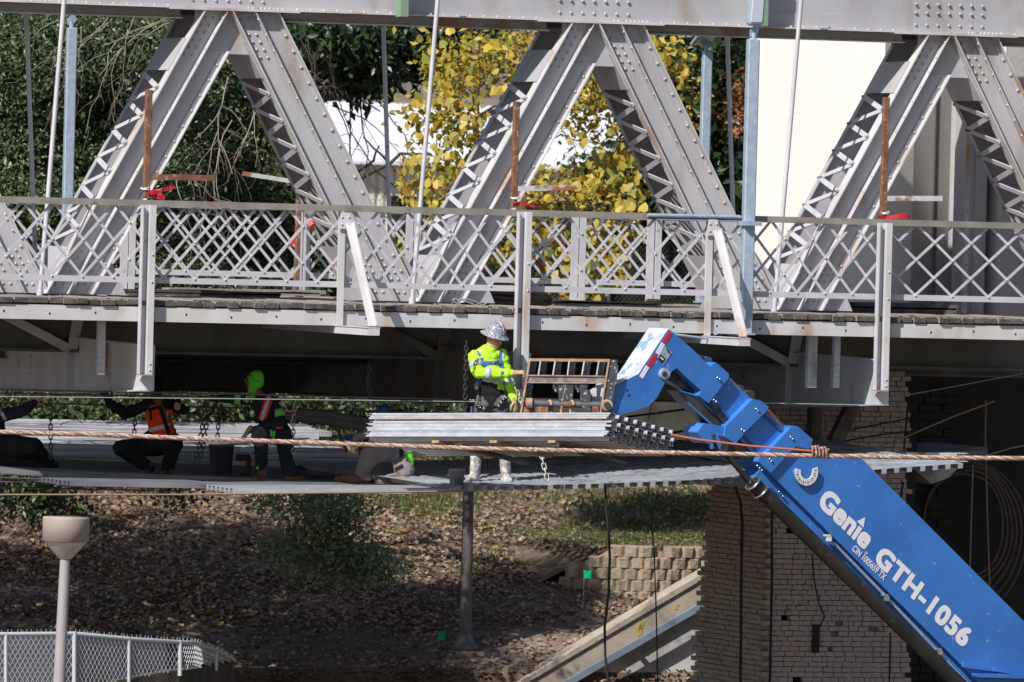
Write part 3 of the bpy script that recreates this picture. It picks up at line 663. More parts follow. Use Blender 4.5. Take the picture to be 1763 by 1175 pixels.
# white ties on the tubes
for u, v, lab in ((250, 325, 'white tie wrapped round the left rusty tube'), (887, 341, 'white tie wrapped round the centre rusty tube'), (1523, 367, 'white tie wrapped round the right rusty tube')):
    p = at(u, v, .12); mb = MB()
    for k in range(2): mb.tube([p + Vector((.05 * math.cos(q), .05 * math.sin(q), .01 * k + .012 * math.sin(q + k))) for q in np.linspace(0, 6.28, 13)], .006, 5)
    tag(mb.build('cord_tie', white), lab, 'cord tie', 'white ties on the rusty tubes')

# ------------------------------------------------------------ galvanised light poles
def light_pole(ut, vt, ub, vb, wpx, Yp, lab, head):
    a = at(ut, vt, Yp); b = at(ub, vb, Yp); s_ = wpx * PX * (95 + .94 * Yp) / 95
    t = thing('light_pole', b, lab, 'light pole', 'square galvanised light poles')
    m = Matrix.Translation((a + b) / 2) @ Matrix.Rotation(R(-6), 4, 'Z'); mb = MB(); mb.boxm(m, s_ * .78, s_ * .78, (a - b).length); mb.build('square_pole', galv, t, bevel=.012)
    mb = MB(); mb.tube([a, a + Z * .07], .03, 8); mb.prism([a + Vector(q) for q in [(-.05, -.01, .03), (.03, -.01, .03), (.06, -.01, .12), (.0, -.01, .16), (-.05, -.01, .10)]], (0, .02, 0)); mb.build('knuckle_bracket', galv, t)
    if head == 1:
        mb = MB(); c = a + Vector((-.01, -.05, .33)); mb.boxm(Matrix.Translation(c) @ Matrix.Rotation(R(8), 4, 'X'), .19, .12, .36); mb.build('lamp_head', galv, t, bevel=.03)
        mb = MB(); mb.boxm(Matrix.Translation(c + Vector((-.0, -.062, 0))) @ Matrix.Rotation(R(8), 4, 'X'), .14, .012, .29); mb.build('lamp_lens', mat('pale_lens', (.55, .62, .72), rough=.25), t, bevel=.02)
    elif head == 2:
        mb = MB(); c = a + Vector((-.06, -.1, .16)); mb.boxm(Matrix.Translation(c) @ Matrix.Rotation(R(-14), 4, 'Y') @ Matrix.Rotation(R(-20), 4, 'X'), .30, .34, .05); mb.build('lamp_head', galv, t, bevel=.012)
        mb = MB(); mb.boxm(Matrix.Translation(c + Vector((0, -.01, -.03))) @ Matrix.Rotation(R(-14), 4, 'Y') @ Matrix.Rotation(R(-20), 4, 'X'), .24, .26, .01); mb.build('lamp_lens', chrome, t)
    mb = MB(); mb.box(b + Vector((0, 0, .012)), s_ * 1.1, s_ * 1.1, .02); mb.build('base_plate', galv, t)
    return t
p_near = light_pole(1298, 68, 1282, 577, 26, -.12, 'near square light pole bolted to the front of the railing', 1)
q = at(1291, 385, -.16); mb = MB(); mb.box(q, .21, .22, .05); mb.build('clamp_band', galv, p_near)
q = at(1277, 535, -.24); mb = MB(); mb.box(q, .085, .02, .2); mb.build('cover_plate', galv, p_near)
light_pole(123, 48, 113, 515, 22, 7.7, 'light pole in front of the evergreen at upper left', 0)
light_pole(1216, 88, 1208, 522, 21, 7.7, 'far light pole between yellow tree and russet leaves', 2)
mb = MB(); a = at(1115, 371, -.08); b = at(1274, 374, -.08); mb.tube([a, b], .022, 8); mb.tube([at(1130, 378, -.07), at(1270, 381, -.07)], .012, 6)
tag(mb.build('conduit', galv), 'galvanised conduit pipes along the rail left of the light pole', 'conduit')
mb = MB(); mb.tube([at(u, v, -.2) for u, v in ((1115, 577), (1160, 576), (1190, 580), (1215, 583), (1240, 581), (1262, 586), (1280, 588), (1286, 582))], .014, 7)
mb.box(at(1232, 573, -.2), .03, .03, .05)
tag(mb.build('conduit', galv), 'bent conduit running under the deck edge to the light pole base', 'conduit')

# ------------------------------------------------------------ clutter on the deck
t = thing('rope_bundle', at(860, 525, 3.4), 'bundle of brown ropes heaped on the deck behind the centre railing panel', 'rope bundle')
for k in range(22):
    u0 = 796 + random.uniform(-6, 10); u1 = 945 + random.uniform(-14, 5); v = 523 - (k // 5) * 4 - random.uniform(0, 3); yy = 3.2 + .12 * (k % 5)
    mb = MB(); mb.tube([at(u0 + (u1-u0) * q, v + 1.6 * math.sin(q * 6 + k) + 3 * q - 5 * math.sin(math.pi * q) * (k > 12), yy) for q in np.linspace(0, 1, 12)], .026, 6); mb.build('rope', ropeb, t)
mb = MB(); mb.tube([at(775 + 24 + 24 * math.cos(q) + q * 1.5, 522 + 7 * math.sin(q * 1.3) , 1.2) for q in np.linspace(0, 12, 40)], .008, 5)
tag(mb.build('cable_loop', wire_g), 'loose loops of grey cable lying on the planks left of the rope bundle', 'cable loops')
p = at(1117, 521, 5.5); q = at(1134, 522, 5.2); mb = MB(); mb.tube([p, q], .045, 12); tag(mb.build('wood_log', wood), 'short round wooden log on the deck near the light pole', 'log')
for (u0, u1, v, yy, hh, ml, lab) in [(185, 480, 522, 4.5, .05, plank_d, 'stack of dark loose planks left of the first brace'), (290, 560, 514, 7.2, .05, plank, 'long pale board lying along the far side of the deck'),
                                (1395, 1636, 545, 3.3, .10, plank_d, 'dark rotten plank stack in front of the tower foot'), (940, 1120, 530, 4.6, .03, plank, 'grey board on the deck right of the ropes')]:
    a = at(u0, v, yy); b = at(u1, v, yy); mb = MB(); n = 7; xs_ = np.linspace(a.x, b.x, n)
    t = thing('plank_pile', (a.x, yy, 0), lab, 'planks', 'loose planks on the deck')
    for j in range(2):
        mb = MB(); o_ = random.uniform(-.12, .12)
        top = [Vector((x_ + o_, yy, .02 + hh * (j + 1) / 2 + random.uniform(-.008, .008))) for x_ in xs_]; bot = [Vector((x_ + o_, yy, .002 + hh * j / 2)) for x_ in reversed(xs_)]
        mb.prism(top + bot, (0, .3, 0)); mb.build('plank', ml, t)

# ------------------------------------------------------------ hanging work platform made of corrugated decking
ZP = -1.97
def profile(n, pitch, depth):
    """open corrugation profile as (s, h) list: tops wide, bottoms narrow"""
    P = []
    for k in range(n):
        s0 = k * pitch
        P += [(s0, 0), (s0 + pitch * .58, 0), (s0 + pitch * .64, -depth), (s0 + pitch * .94, -depth)]
    P.append((n * pitch, 0)); return P
def decksheet(name, o, es, ev, eh, n, pitch, depth, length, th, m, parent=None, ends=False, lip=False, top=None):
    """o corner, es along corrugation, ev along length, eh up"""
    P = profile(n, pitch, depth); mb = MB()
    if lip: P = [(-.004, -depth)] + P + [(n * pitch + .004, -depth)]
    A = [o + es * s_ + eh * h for s_, h in P]; B = [p - eh * th for p in A]
    for j in range(len(A) - 1):
        a0, a1, b0, b1 = A[j], A[j+1], B[j], B[j+1]; L_ = ev * length
        mb.add([a0, a1, a1 + L_, a0 + L_], [(0, 1, 2, 3)]); mb.add([b0, b1, b1 + L_, b0 + L_], [(3, 2, 1, 0)])
        mb.add([a0, a1, b1, b0], [(0, 3, 2, 1)]); mb.add([a0 + L_, a1 + L_, b1 + L_, b0 + L_], [(0, 1, 2, 3)])
    mb.add([A[0], B[0], B[0] + ev*length, A[0] + ev*length], [(0, 1, 2, 3)]); mb.add([A[-1], B[-1], B[-1] + ev*length, A[-1] + ev*length], [(3, 2, 1, 0)])
    if ends:
        for k in range(n):
            s0 = k * pitch; c = [o + es * (s0 + pitch * f_) + eh * h - ev * .001 for f_, h in ((.58, -.001), (1, -.001), (.94, -depth), (.64, -depth))]
            mb.add(c, [(0, 3, 2, 1)])
            mb.add([q + ev * .004 for q in c], [(0, 1, 2, 3)])
    return mb.build(name, m, parent, loc=o)
gr = 'corrugated sheets of the hanging platform'
curve = [(770, 838), (900, 836), (1060, 832), (1280, 824), (1450, 813), (1560, 805), (1672, 797)]
Yn = -1.3
cx = [at(u, v, Yn).x for u, v in curve]; cz = [at(u, v, Yn).z for u, v in curve]
x = cx[0]; k = 0; pitch = .1525
rl = ['sheet under the boots of the standing worker', 'sheet carrying the foot of the bright chain', 'sheet just right of the bright chain', 'sheet below the hanging black hose', 'sheet below the middle of the lifted stack', 'sheet left of the boom cylinder', 'sheet passing behind the boom cylinder tip', 'sheet hidden mostly behind the boom', 'sheet just right of the boom', 'sunlit sheet right of the angle gauge', 'last sunlit sheet at the right tip of the platform']
while x < cx[-1] - .3:
    n = 4 if x + 1.1 < cx[-1] else max(2, int((cx[-1] - x) / pitch)); x1 = x + n * pitch
    z0 = np.interp(x, cx, cz); z1 = np.interp(x1, cx, cz); es = Vector((x1 - x, 0, z1 - z0)).normalized()
    yo = random.uniform(-.04, .06); ev = Vector((0, 1, (.012 if x < 3 else .03))).normalized()
    o = decksheet('platform_sheet', Vector((x, Yn + yo, z0)), es, ev, es.cross(Vector((0, -1, 0))) * -1 if False else Vector((-es.z, 0, es.x)), n, pitch * .998, .055, 5.4, .0025, sheet_p, ends=True)
    tag(o, 'grey corrugated platform ' + rl[min(k, len(rl) - 1)], 'decking sheet', gr); x = x1 + .002; k += 1
# sheets laid lengthwise on the left, smooth edges towards the river
def lsheet(u0, v0, u1, v1, Yp, n, m, lab, pit2=.1525, dz=0, tilt=0):
    a = at(u0, v0, Yp); b = at(u1, v1, Yp); es = Vector((0, 1, tilt)).normalized(); ev = (b - a).normalized()
    eh = ev.cross(es).normalized()
    if eh.z < 0: eh = -eh
    o = decksheet('platform_sheet', a, es, ev, eh, n, pit2, .05, (b - a).length, .0025, m, lip=True); return tag(o, lab, 'decking sheet', gr)
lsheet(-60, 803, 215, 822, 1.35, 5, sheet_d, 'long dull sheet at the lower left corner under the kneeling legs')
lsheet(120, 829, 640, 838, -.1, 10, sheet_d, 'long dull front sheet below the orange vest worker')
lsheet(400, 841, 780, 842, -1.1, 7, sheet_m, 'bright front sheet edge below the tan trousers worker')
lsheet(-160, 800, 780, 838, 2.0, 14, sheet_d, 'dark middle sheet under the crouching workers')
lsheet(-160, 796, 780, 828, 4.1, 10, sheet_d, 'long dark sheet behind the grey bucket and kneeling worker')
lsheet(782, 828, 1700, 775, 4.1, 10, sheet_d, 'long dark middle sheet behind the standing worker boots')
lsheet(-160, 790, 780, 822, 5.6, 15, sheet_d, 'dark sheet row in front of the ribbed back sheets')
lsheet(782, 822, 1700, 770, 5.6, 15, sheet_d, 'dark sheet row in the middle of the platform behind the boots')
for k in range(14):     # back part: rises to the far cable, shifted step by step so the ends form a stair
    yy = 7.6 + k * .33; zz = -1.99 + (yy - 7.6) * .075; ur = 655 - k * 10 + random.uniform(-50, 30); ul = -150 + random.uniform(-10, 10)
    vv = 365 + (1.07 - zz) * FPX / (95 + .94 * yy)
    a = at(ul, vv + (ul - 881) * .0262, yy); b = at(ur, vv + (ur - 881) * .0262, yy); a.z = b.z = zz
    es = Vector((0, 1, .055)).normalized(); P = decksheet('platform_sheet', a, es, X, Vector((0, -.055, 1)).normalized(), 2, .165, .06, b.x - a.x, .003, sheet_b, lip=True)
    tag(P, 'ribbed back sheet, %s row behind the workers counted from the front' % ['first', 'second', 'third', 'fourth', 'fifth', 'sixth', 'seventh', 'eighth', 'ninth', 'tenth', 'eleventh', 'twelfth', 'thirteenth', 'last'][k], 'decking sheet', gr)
for k in range(5):
    a = at(780 + k * 60, 800 - k * 2, 6 + k * .3); mb = MB(); mb.beam(a, a + X * (.7 + .2 * k), .05, .01); tag(mb.build('sheet_strap', sheet_m), ['thin bright strip lying left of the boots', 'thin bright strip lying between the boots', 'thin bright strip lying right of the boots', 'thin bright strip behind the bright chain', 'thin bright strip right of the bright chain'][k], 'metal strip', 'bright strips lying on the dark platform')
# beams under the deck and carrier cables below the platform
def wire(name, pts, Yp, r, m, lab, cat='cable', grp=None, d=None, seg=6):
    P = [S(u, v, d) if d else at(u, v, Yp) for u, v in pts]; mb = MB(); mb.tube(P, r, seg); return tag(mb.build(name, m), lab, cat, grp)
wire('steel_wire', [(-20, 683), (400, 687), (900, 693), (1060, 697)], -.3, .006, wire_g, 'thin grey wire stretched just below the floor beams at left')
wire('steel_wire', [(1180, 692), (1400, 696), (1530, 698)], -.3, .006, wire_g, 'thin grey wire below the floor beam right of the boom head')
wire('carrier_cable', [(-20, 852), (300, 852), (640, 848), (800, 846)], -1.45, .011, wire_b, 'brown carrier cable running under the front platform edge')
g = 'dark carrier cables at lower left'
for k, (v0, v1) in enumerate([(822, 834), (829, 840), (838, 846)]):
    wire('carrier_cable', [(-20, v0), (300, v1)], 1.0 + k * .4, .009, wire_m, ['upper', 'middle', 'lower'][k] + ' dark carrier cable below the lower left sheet', grp=g)
for k, (v0, v1) in enumerate([(671, 676), (677, 682), (693, 700)]):
    wire('steel_wire', [(-20, v0), (420, v1 + 3), (780, v1 + 12)], 1.0 + k, .011, wire_m, ['upper', 'middle', 'lower'][k] + ' dark wire against the leaves under the left floor beams', grp='dark wires under the floor beams')

# ------------------------------------------------------------ big twisted rope in the foreground
def twisted(pts, d, r, nst, pitch_, mats_, lab, name, cat):
    ctrl = [S(u, v, d) for u, v in pts]; L = [0]
    for i in range(len(ctrl) - 1): L.append(L[-1] + (ctrl[i+1] - ctrl[i]).length)
    n = int(L[-1] / pitch_ * 9); t = thing(name, ctrl[0], lab, cat)
    ss = np.linspace(0, L[-1], n); C3 = np.array([[np.interp(s_, L, [c[j] for c in ctrl]) for j in range(3)] for s_ in ss])
    dv = (ctrl[-1] - ctrl[0]).normalized(); a = dv.cross(F).normalized(); b = dv.cross(a)
    for k in range(nst):
        P = [Vector(C3[i]) + (a * math.cos(ss[i] / pitch_ * 2 * math.pi + k * 2 * math.pi / nst) + b * math.sin(ss[i] / pitch_ * 2 * math.pi + k * 2 * math.pi / nst)) * r * .60 for i in range(n)]
        mb = MB(); mb.tube(P, r * .46, 5); mb.build('strand', mats_[k % len(mats_)], t)
    return t
twisted([(-30, 743), (150, 748), (350, 756), (600, 765), (800, 772), (1100, 779), (1400, 785), (1600, 788), (1800, 790)], 89.9, .025, 5, .30, [rope_m, rope_w], 'thick rusty twisted wire rope crossing the whole view in the foreground', 'wire_rope', 'wire rope')
wire('tie_rod', [(1155, 749), (1200, 757), (1290, 768), (1400, 777), (1412, 780)], 0, .013, mat('red_rust', (.36, .12, .07), rough=.8), 'thin red rusty wire meeting the thick rope at a clamp', 'cable', d=89.9)
t = thing('rope_clamp', S(1410, 780, 89.9), 'rusty coiled clamp on the thick rope over the boom', 'rope clamp')
for k in range(5):
    c = S(1398 + k * 6, 777 + k * 1.2, 89.9); mb = MB(); mb.tube([c + Ur * .062 * math.cos(q) * (1 if k % 2 else .8) - F * .05 * math.sin(q) + Rr * .012 * q / 3 for q in np.linspace(0, 6.3, 14)], .012, 6); mb.build('coil', rope_m, t)

# ------------------------------------------------------------ chains
lk = MB(); q = [Vector((.019 * math.cos(a), 0, .019 * math.sin(a) + (.016 if math.sin(a) > 0 else -.016))) for a in np.linspace(0, 2 * math.pi, 15)]
lk.tube(q, .0075, 5, cap=False); link_k = lk.mesh('chain_link', chain_m); link_w2 = lk.mesh('chain_link', chain_w); 
def chain(pts, Yp, lab, me=None, s_=1.0, d=None):
    P = [S(u, v, d) if d else at(u, v, Yp) for u, v in pts]; me = me or link_k
    t = thing('chain', P[-1], lab, 'chain', 'chains hanging between beams and platform')
    L = [0]
    for i in range(len(P) - 1): L.append(L[-1] + (P[i+1] - P[i]).length)
    st = .053 * s_; n = int(L[-1] / st)
    for i in range(n):
        sv = (i + .5) * st; c = Vector([np.interp(sv, L, [p[j] for p in P]) for j in range(3)])
        j = min(len(P) - 2, max(0, int(np.searchsorted(L, sv) - 1))); dv = (P[j+1] - P[j]).normalized()
        m = dv.to_track_quat('Z', 'Y').to_matrix().to_4x4() @ Matrix.Rotation(R(90 * (i % 2) + 20), 4, 'Z') @ Matrix.Scale(s_, 4)
        m.translation = c; link('chain_link', me, t, mat4=m)
    return t
chain([(88, 690), (87, 740), (88, 795)], 1.2, 'dark chain left of the crouching orange vest worker')
chain([(233, 700), (231, 755)], 3.0, 'dark chain hanging behind the orange vest worker arm')
chain([(352, 690), (349, 730), (342, 770), (334, 800)], 1.0, 'left one of two dark chains beside the grey pail')
chain([(360, 690), (356, 730), (350, 770), (342, 800)], 1.0, 'right one of two dark chains beside the grey pail')
chain([(379, 690), (377, 720), (374, 758)], 1.4, 'dark chain above the grey pail')
chain([(482, 695), (492, 706), (504, 712), (505, 750), (506, 792)], .2, 'dark chain right of the worker in the green hood')
chain([(509, 690), (507, 712)], .2, 'short chain joining the chain right of the green hood')
chain([(636, 625), (634, 660), (640, 695), (646, 706)], .5, 'chain hanging in front of the stained beam above the blue cap')
chain([(803, 588), (802, 640), (800, 712)], -.5, 'chain just left of the standing worker')
chain([(927, 772), (932, 782), (936, 800), (941, 820), (944, 832)], -1.5, 'bright chain below the lifted stack', link_w2, 1.15)
chain([(887, 668), (894, 680), (898, 700)], -1.2, 'bright chain behind the raised tan glove', link_w2, .8)

# ------------------------------------------------------------ lifted stack of decking sheets
eW = (Rr * .62 + F * .74 - Ur * .175).normalized(); eL = (-Rr * .78 + F * .60); eL = (eL - eW * eL.dot(eW)).normalized(); eH = eW.cross(eL).normalized()
if eH.z < 0: eH = -eH
O = S(1050, 711, 90.85); LS = 415 * PX / .79
NS = 11
for k in range(NS):
    off = -k * .0215 - (.022 if k > 2 else 0)
    o = O + eH * off + eL * random.uniform(-.05, .05) + eW * random.uniform(-.008, .008)
    ob = decksheet('stacked_sheet', o, eW, eL, eH, 7, .153, .048, LS + random.uniform(-.06, .04), .004, sheet_m, lip=False)
    # folded side lip towards the river
    mb = MB(); mb.prism([o + eH * .0, o - eW * .006 + eH * .0, o - eW * .008 - eH * .021, o - eH * .021], eL * (LS - .05)); l_ = mb.build('side_lip', sheet_m, ob)
    tag(ob, '%s sheet of the bundle lifted by the blue boom' % (['topmost', 'second', 'third', 'fourth', 'fifth', 'sixth', 'seventh', 'eighth', 'ninth', 'tenth', 'bottom'][k]), 'decking sheet', 'sheets bundled on the forks')
zl = -(NS - 1) * .0215 - .022 - .055
for k, f_ in enumerate((.10, .33, .56)):
    c = O + eL * (LS * (.23 + .24 * k)) + eH * (zl - .015)
    mb = MB(); mb.beam(c - eW * -.02, c + eW * .98, .10, .028, eH); tag(mb.build('dunnage_board', wood), ['wooden board under the right end of the lifted bundle', 'wooden board under the middle of the lifted bundle', 'wooden board under the left part of the lifted bundle'][k], 'board', 'boards under the lifted bundle')
mb = MB(); c = O + eH * (-.0675); mb.beam(c - eW * .01 + eL * .1, c - eW * .01 + eL * (LS - .15), .008, .012, eH); tag(mb.build('spacer_strip', rust_m), 'rust coloured strip between upper and lower sheets of the bundle', 'strip')
# ------------------------------------------------------------ telehandler boom with fork carriage
boom = thing('telehandler_boom', S(1763, 1175, 95), 'bright blue telescopic boom of a telehandler reaching up from the lower right', 'telehandler boom')
nb = (-Rr * .52 + F * .85); nb.z = 0; nb.normalize(); P0b = S(1150, 640, 93.2)
def B(u, v, o=0.0):
    d = ray(u, v); t = ((P0b + nb * o) - C).dot(nb) / d.dot(nb); return C + d * t
gB = nb.cross(Z).normalized()
if gB.dot(Rr) < 0: gB = -gB
def bprism(poly, o0, dpt, name, m, parent=boom, bevel=.006):
    mb = MB(); mb.prism([B(u, v, o0) for u, v in poly], nb * dpt); return mb.build(name, m, parent, bevel=bevel)
# geometry of the axis: 45 degrees on screen
def L4(ox, oy): return lambda z, s=3.9156: None
hx = lambda x, y: (1030 + x / 3.9156, 540 + y / 3.9156)       # crop coordinates used while measuring
hz = lambda x, y: (1200 + x / 4.519, 640 + y / 4.519)
# outer section side plate
outer = [hz(745, 455), hz(800, 585), hz(950, 660), (1480, 786), (1790, 1103), (1800, 1185), (1680, 1185), (1333, 862), hz(575, 790), hz(480, 690)]
bprism([(1338, 788), (1425, 788), (1480, 786), (1800, 1107), (1800, 1190), (1700, 1190), (1316, 806)], 0, .40, 'outer_section', blue)
bprism([(1315, 805), (1699, 1190), (1668, 1190), (1296, 822)], .07, .30, 'outer_section_underside', blue)
# middle and inner sections
bprism([hx(880, 440), hx(1285, 800), hx(1080, 985), hx(760, 640), hx(740, 600)], .05, .30, 'middle_section', blue)
bprism([hx(620, 300), hx(800, 370), hx(1010, 600), hx(890, 735), hx(600, 420)], .08, .24, 'inner_section', blue)
bprism([hx(980, 830), hx(1120, 930), hx(1090, 990), hx(950, 850)], .06, .2, 'middle_section_flank', blue_d)
# dark greasy channels below the sections
bprism([hx(470, 450), hx(530, 360), hx(700, 520), hx(660, 550)], .10, .16, 'inner_slide', oily)
bprism([hx(530, 520), hx(650, 550), hx(870, 745), hx(770, 755), hx(600, 600)], .06, .22, 'slide_channel', oily)
bprism([hx(528, 518), hx(538, 515), hx(655, 545), hx(872, 742), hx(868, 752), hx(648, 556)], .05, .02, 'slide_lip', blue)
bprism([hx(596, 598), hx(606, 596), hx(776, 752), hx(766, 757)], .05, .02, 'slide_lip', blue)
bprism([hx(690, 540), hx(720, 540), hx(890, 735), hx(850, 748)], .03, .03, 'grease_rail', oily)
bprism([hx(900, 870), hx(960, 850), hx(1100, 985), hx(960, 985)], .08, .2, 'slide_channel', oily)
for a_, b_ in ((hx(1125, 690), hx(1255, 808)), (hx(985, 830), hx(1075, 925)), (hx(805, 620), hx(900, 720))):
    mb = MB(); mb.beam(B(*a_, .035), B(*b_, .035), .012, .028, gB); mb.build('grease_streak', blue_d, boom)
for (a_, b_) in ((hx(800, 370), hx(1000, 600)), (hx(1120, 640), hx(1270, 790))):
    mb = MB(); mb.tube([B(*a_, .10), B(*b_, .10)], .016, 6); mb.build('hose', rust_m, boom)
# collars
bprism([hx(790, 328), hx(880, 405), hx(880, 435), hx(770, 570), hx(745, 605), hx(680, 555), hx(695, 515), hx(775, 395), hx(765, 350)], -.035, .45, 'collar', blue)
bprism([hx(1040, 575), hx(1100, 590), hx(1150, 630), hx(1140, 650), hx(990, 800), hx(925, 878), hx(850, 830), hx(860, 760), hx(1000, 620)], -.045, .48, 'collar', blue)
bprism([hx(1300, 768), hx(1340, 758), hx(1447, 850), hx(1425, 915), hx(1330, 895), hx(1165, 1075), hx(1080, 1000), hx(1085, 975), hx(1150, 930)], -.045, .50, 'collar', blue)
for pts in ([(805, 433), (820, 445)], [(780, 583), (795, 595)], [(1063, 643), (1077, 655)], [(968, 783), (982, 795)], [(1298, 833), (1311, 847)], [(1155, 982), (1168, 996)], [(1073, 1027), (1088, 1043), (1103, 1057)]):
    for p in pts:
        mb = MB(); mb.ball(B(*hx(*p), -.05), .014, 10, 6); mb.build('bolt', chrome, boom)
for u, v in ((1341, 847), (1348, 855)):
    mb = MB(); mb.ball(B(u, v, .045), .014, 10, 6); mb.build('bolt', chrome, boom)
# hose reel rollers on top
for (x_, y_, r_) in ((742, 325, .055), (700, 300, .03), (962, 510, .045), (1030, 548, .05), (1005, 545, .03)):
    mb = MB(); c = B(*hx(x_, y_), .12); mb.tube([c, c + nb * .12], r_, 14); mb.build('roller', blue_d if r_ > .05 else oily, boom)
mb = MB()
for k in range(18): mb.ball(B(*hx(890 + k * 8.5, 445 + k * 8.2), .12), .014, 6, 4)
mb.build('roller_chain', rust_m, boom)
mb = MB()
for k in range(20): mb.ball(B(*hx(1150 + k * 6.5, 655 + k * 7.0), .12), .014, 6, 4)
mb.build('roller_chain', rust_m, boom)
# under bracket and extension cylinder
bprism([hx(668, 800), hx(715, 740), hx(860, 762), hx(850, 830), hx(760, 815), hx(745, 880), hx(700, 850)], -.02, .30, 'cylinder_bracket', blue)
for a_, b_ in (((790, 820), (830, 920)), ((745, 820), (765, 910))):
    mb = MB(); mb.beam(B(*hx(*a_), .0), B(*hx(*b_), .0), .05, .03, gB); mb.build('bracket_rib', blue, boom)
mb = MB(); c = B(*hx(852, 902), -.03); mb.tube([c, c + nb * .2], .05, 14); mb.build('pivot_pin', oily, boom)
mb = MB(); mb.tube([B(*hx(870, 955), .04), B(1293, 832, .04)], .035, 14); mb.build('piston_rod', mat('dark_rod', (.12, .115, .11), rough=.22, metal=.9), boom)
mb = MB(); mb.tube([B(1296, 832, .02), B(1330, 865, .02), B(1668, 1195, .02)], [.08, .082, .085], 24); mb.build('cylinder_barrel', cylm, boom)
for (u, v) in ((1296, 832), (1309, 846)):
    c = B(u, v, .02); ax = (B(1330, 868, .02) - B(1290, 826, .02)).normalized(); a_ = ax.cross(nb).normalized(); b_ = ax.cross(a_)
    mb = MB(); mb.tube([c + (a_ * math.cos(q) + b_ * math.sin(q)) * .095 for q in np.linspace(0, 6.283, 25)], .011, 6); mb.build('clamp_ring', chrome, boom)
for k in range(3):
    P = [B(1436 + .4 * k, 934 + k * 2, .01), B(1526, 1026 + k * 2, .01), B(1620, 1126 + k * 1.6, .01), B(1680, 1190, .01)]; mb = MB(); mb.tube(P, .0075, 6); mb.build('hydraulic_line', galv, boom)
for u, v in ((1427, 928), (1526, 1031), (1618, 1124)):
    mb = MB(); mb.box(B(u, v, -.01), .055, .04, .05); mb.box(B(u - 3, v - 6, .0), .08, .03, .02); mb.build('line_clamp', chrome if u > 1430 else lamp_w, boom)
# bracket plates at lower right corner
bprism([(1660, 1142), (1760, 1155), (1763, 1163), (1662, 1150)], -.06, .08, 'step_bracket', blue)
bprism([(1680, 1160), (1790, 1162), (1790, 1170), (1682, 1166)], -.12, .12, 'step_bracket', blue)
# gooseneck head
head = [hx(475, 106), hx(505, 128), hx(640, 245), hx(700, 305), hx(775, 385), hx(690, 518), hx(612, 448), hx(530, 368), hx(502, 385), hx(455, 458), hx(398, 565), hx(342, 624), hx(250, 655), hx(150, 682), hx(86, 674), hx(112, 492), hx(270, 412)]
hobj = bprism(head, -.03, .40, 'gooseneck_head', blue, bevel=.012)
top = [hx(475, 104), hx(272, 409), hx(112, 490)]
mb = MB()
n1 = B(*hx(475, 104), -.03); n2 = B(*hx(272, 410), -.03); n3 = B(*hx(112, 491), -.03); dirn = nb * .40
for a_, b_ in ((n1, n2), (n2, n3)):
    nn_ = (b_ - a_).cross(nb).normalized()
    if nn_.dot(SUN) < 0: nn_ = -nn_
    mb.add([a_ + nn_ * .004, b_ + nn_ * .004, b_ + nn_ * .004 + dirn, a_ + nn_ * .004 + dirn], [(0, 1, 2, 3)])
mb.build('scraped_top', scuff, boom)
for a_, b_, m_ in (((488, 120), (440, 190), red), ((440, 195), (392, 265), white), ((390, 272), (338, 345), red), ((335, 350), (283, 425), white)):
    mb = MB(); p = B(*hx(a_[0] - 10 + 8, a_[1] + 8), -.034); q = B(*hx(b_[0] + 6, b_[1] + 8), -.034); mb.beam(p, q, .004, .05, (q - p).cross(nb).normalized()); mb.build('reflective_strip', m_, boom)
bprism([hx(448, 222), hx(498, 262), hx(437, 350), hx(398, 300)], -.036, .004, 'warning_decal', mat('grey_decal', (.35, .38, .45), rough=.4), bevel=0)
bprism([hx(422, 275), hx(455, 305), hx(432, 340), hx(403, 305)], -.040, .003, 'decal_panel', black, bevel=0)
bprism([hx(430, 262), hx(442, 250), hx(452, 262), hx(440, 278)], -.040, .003, 'decal_panel', mat('pale_blue', (.15, .5, .9)), bevel=0)
for k in range(3):
    bprism([hx(418 + k*7, 300 + k*6), hx(424 + k*7, 292 + k*6), hx(428 + k * 7, 296 + k * 6), hx(422 + k * 7, 305 + k*6)], -.043, .002, 'decal_panel', white, bevel=0)
    bprism([hx(458 + k*9, 236 + k*8), hx(462 + k*9, 232 + k*8), hx(476 + k * 6, 262 + k * 5), hx(472 + k * 6, 266 + k*5)], -.040, .002, 'decal_panel', mat('ink_grey', (.05, .05, .06)) if k == 0 else bpy.data.materials['ink_grey'], bevel=0)
mb = MB(); c = B(*hx(438, 407), -.03); mb.tube([c, c - nb * .05], .06, 20); mb.build('pivot_boss', galv, boom)
mb = MB(); c = B(*hx(446, 409), -.081); mb.tube([c, c - nb * .012], .032, 6); mb.build('pivot_nut', oily, boom)
for x_, y_ in ((193, 517), (208, 552)):
    mb = MB(); c = B(*hx(x_, y_), -.031); mb.tube([c, c - nb * .003], .013, 10); mb.build('bolt_hole', black, boom)
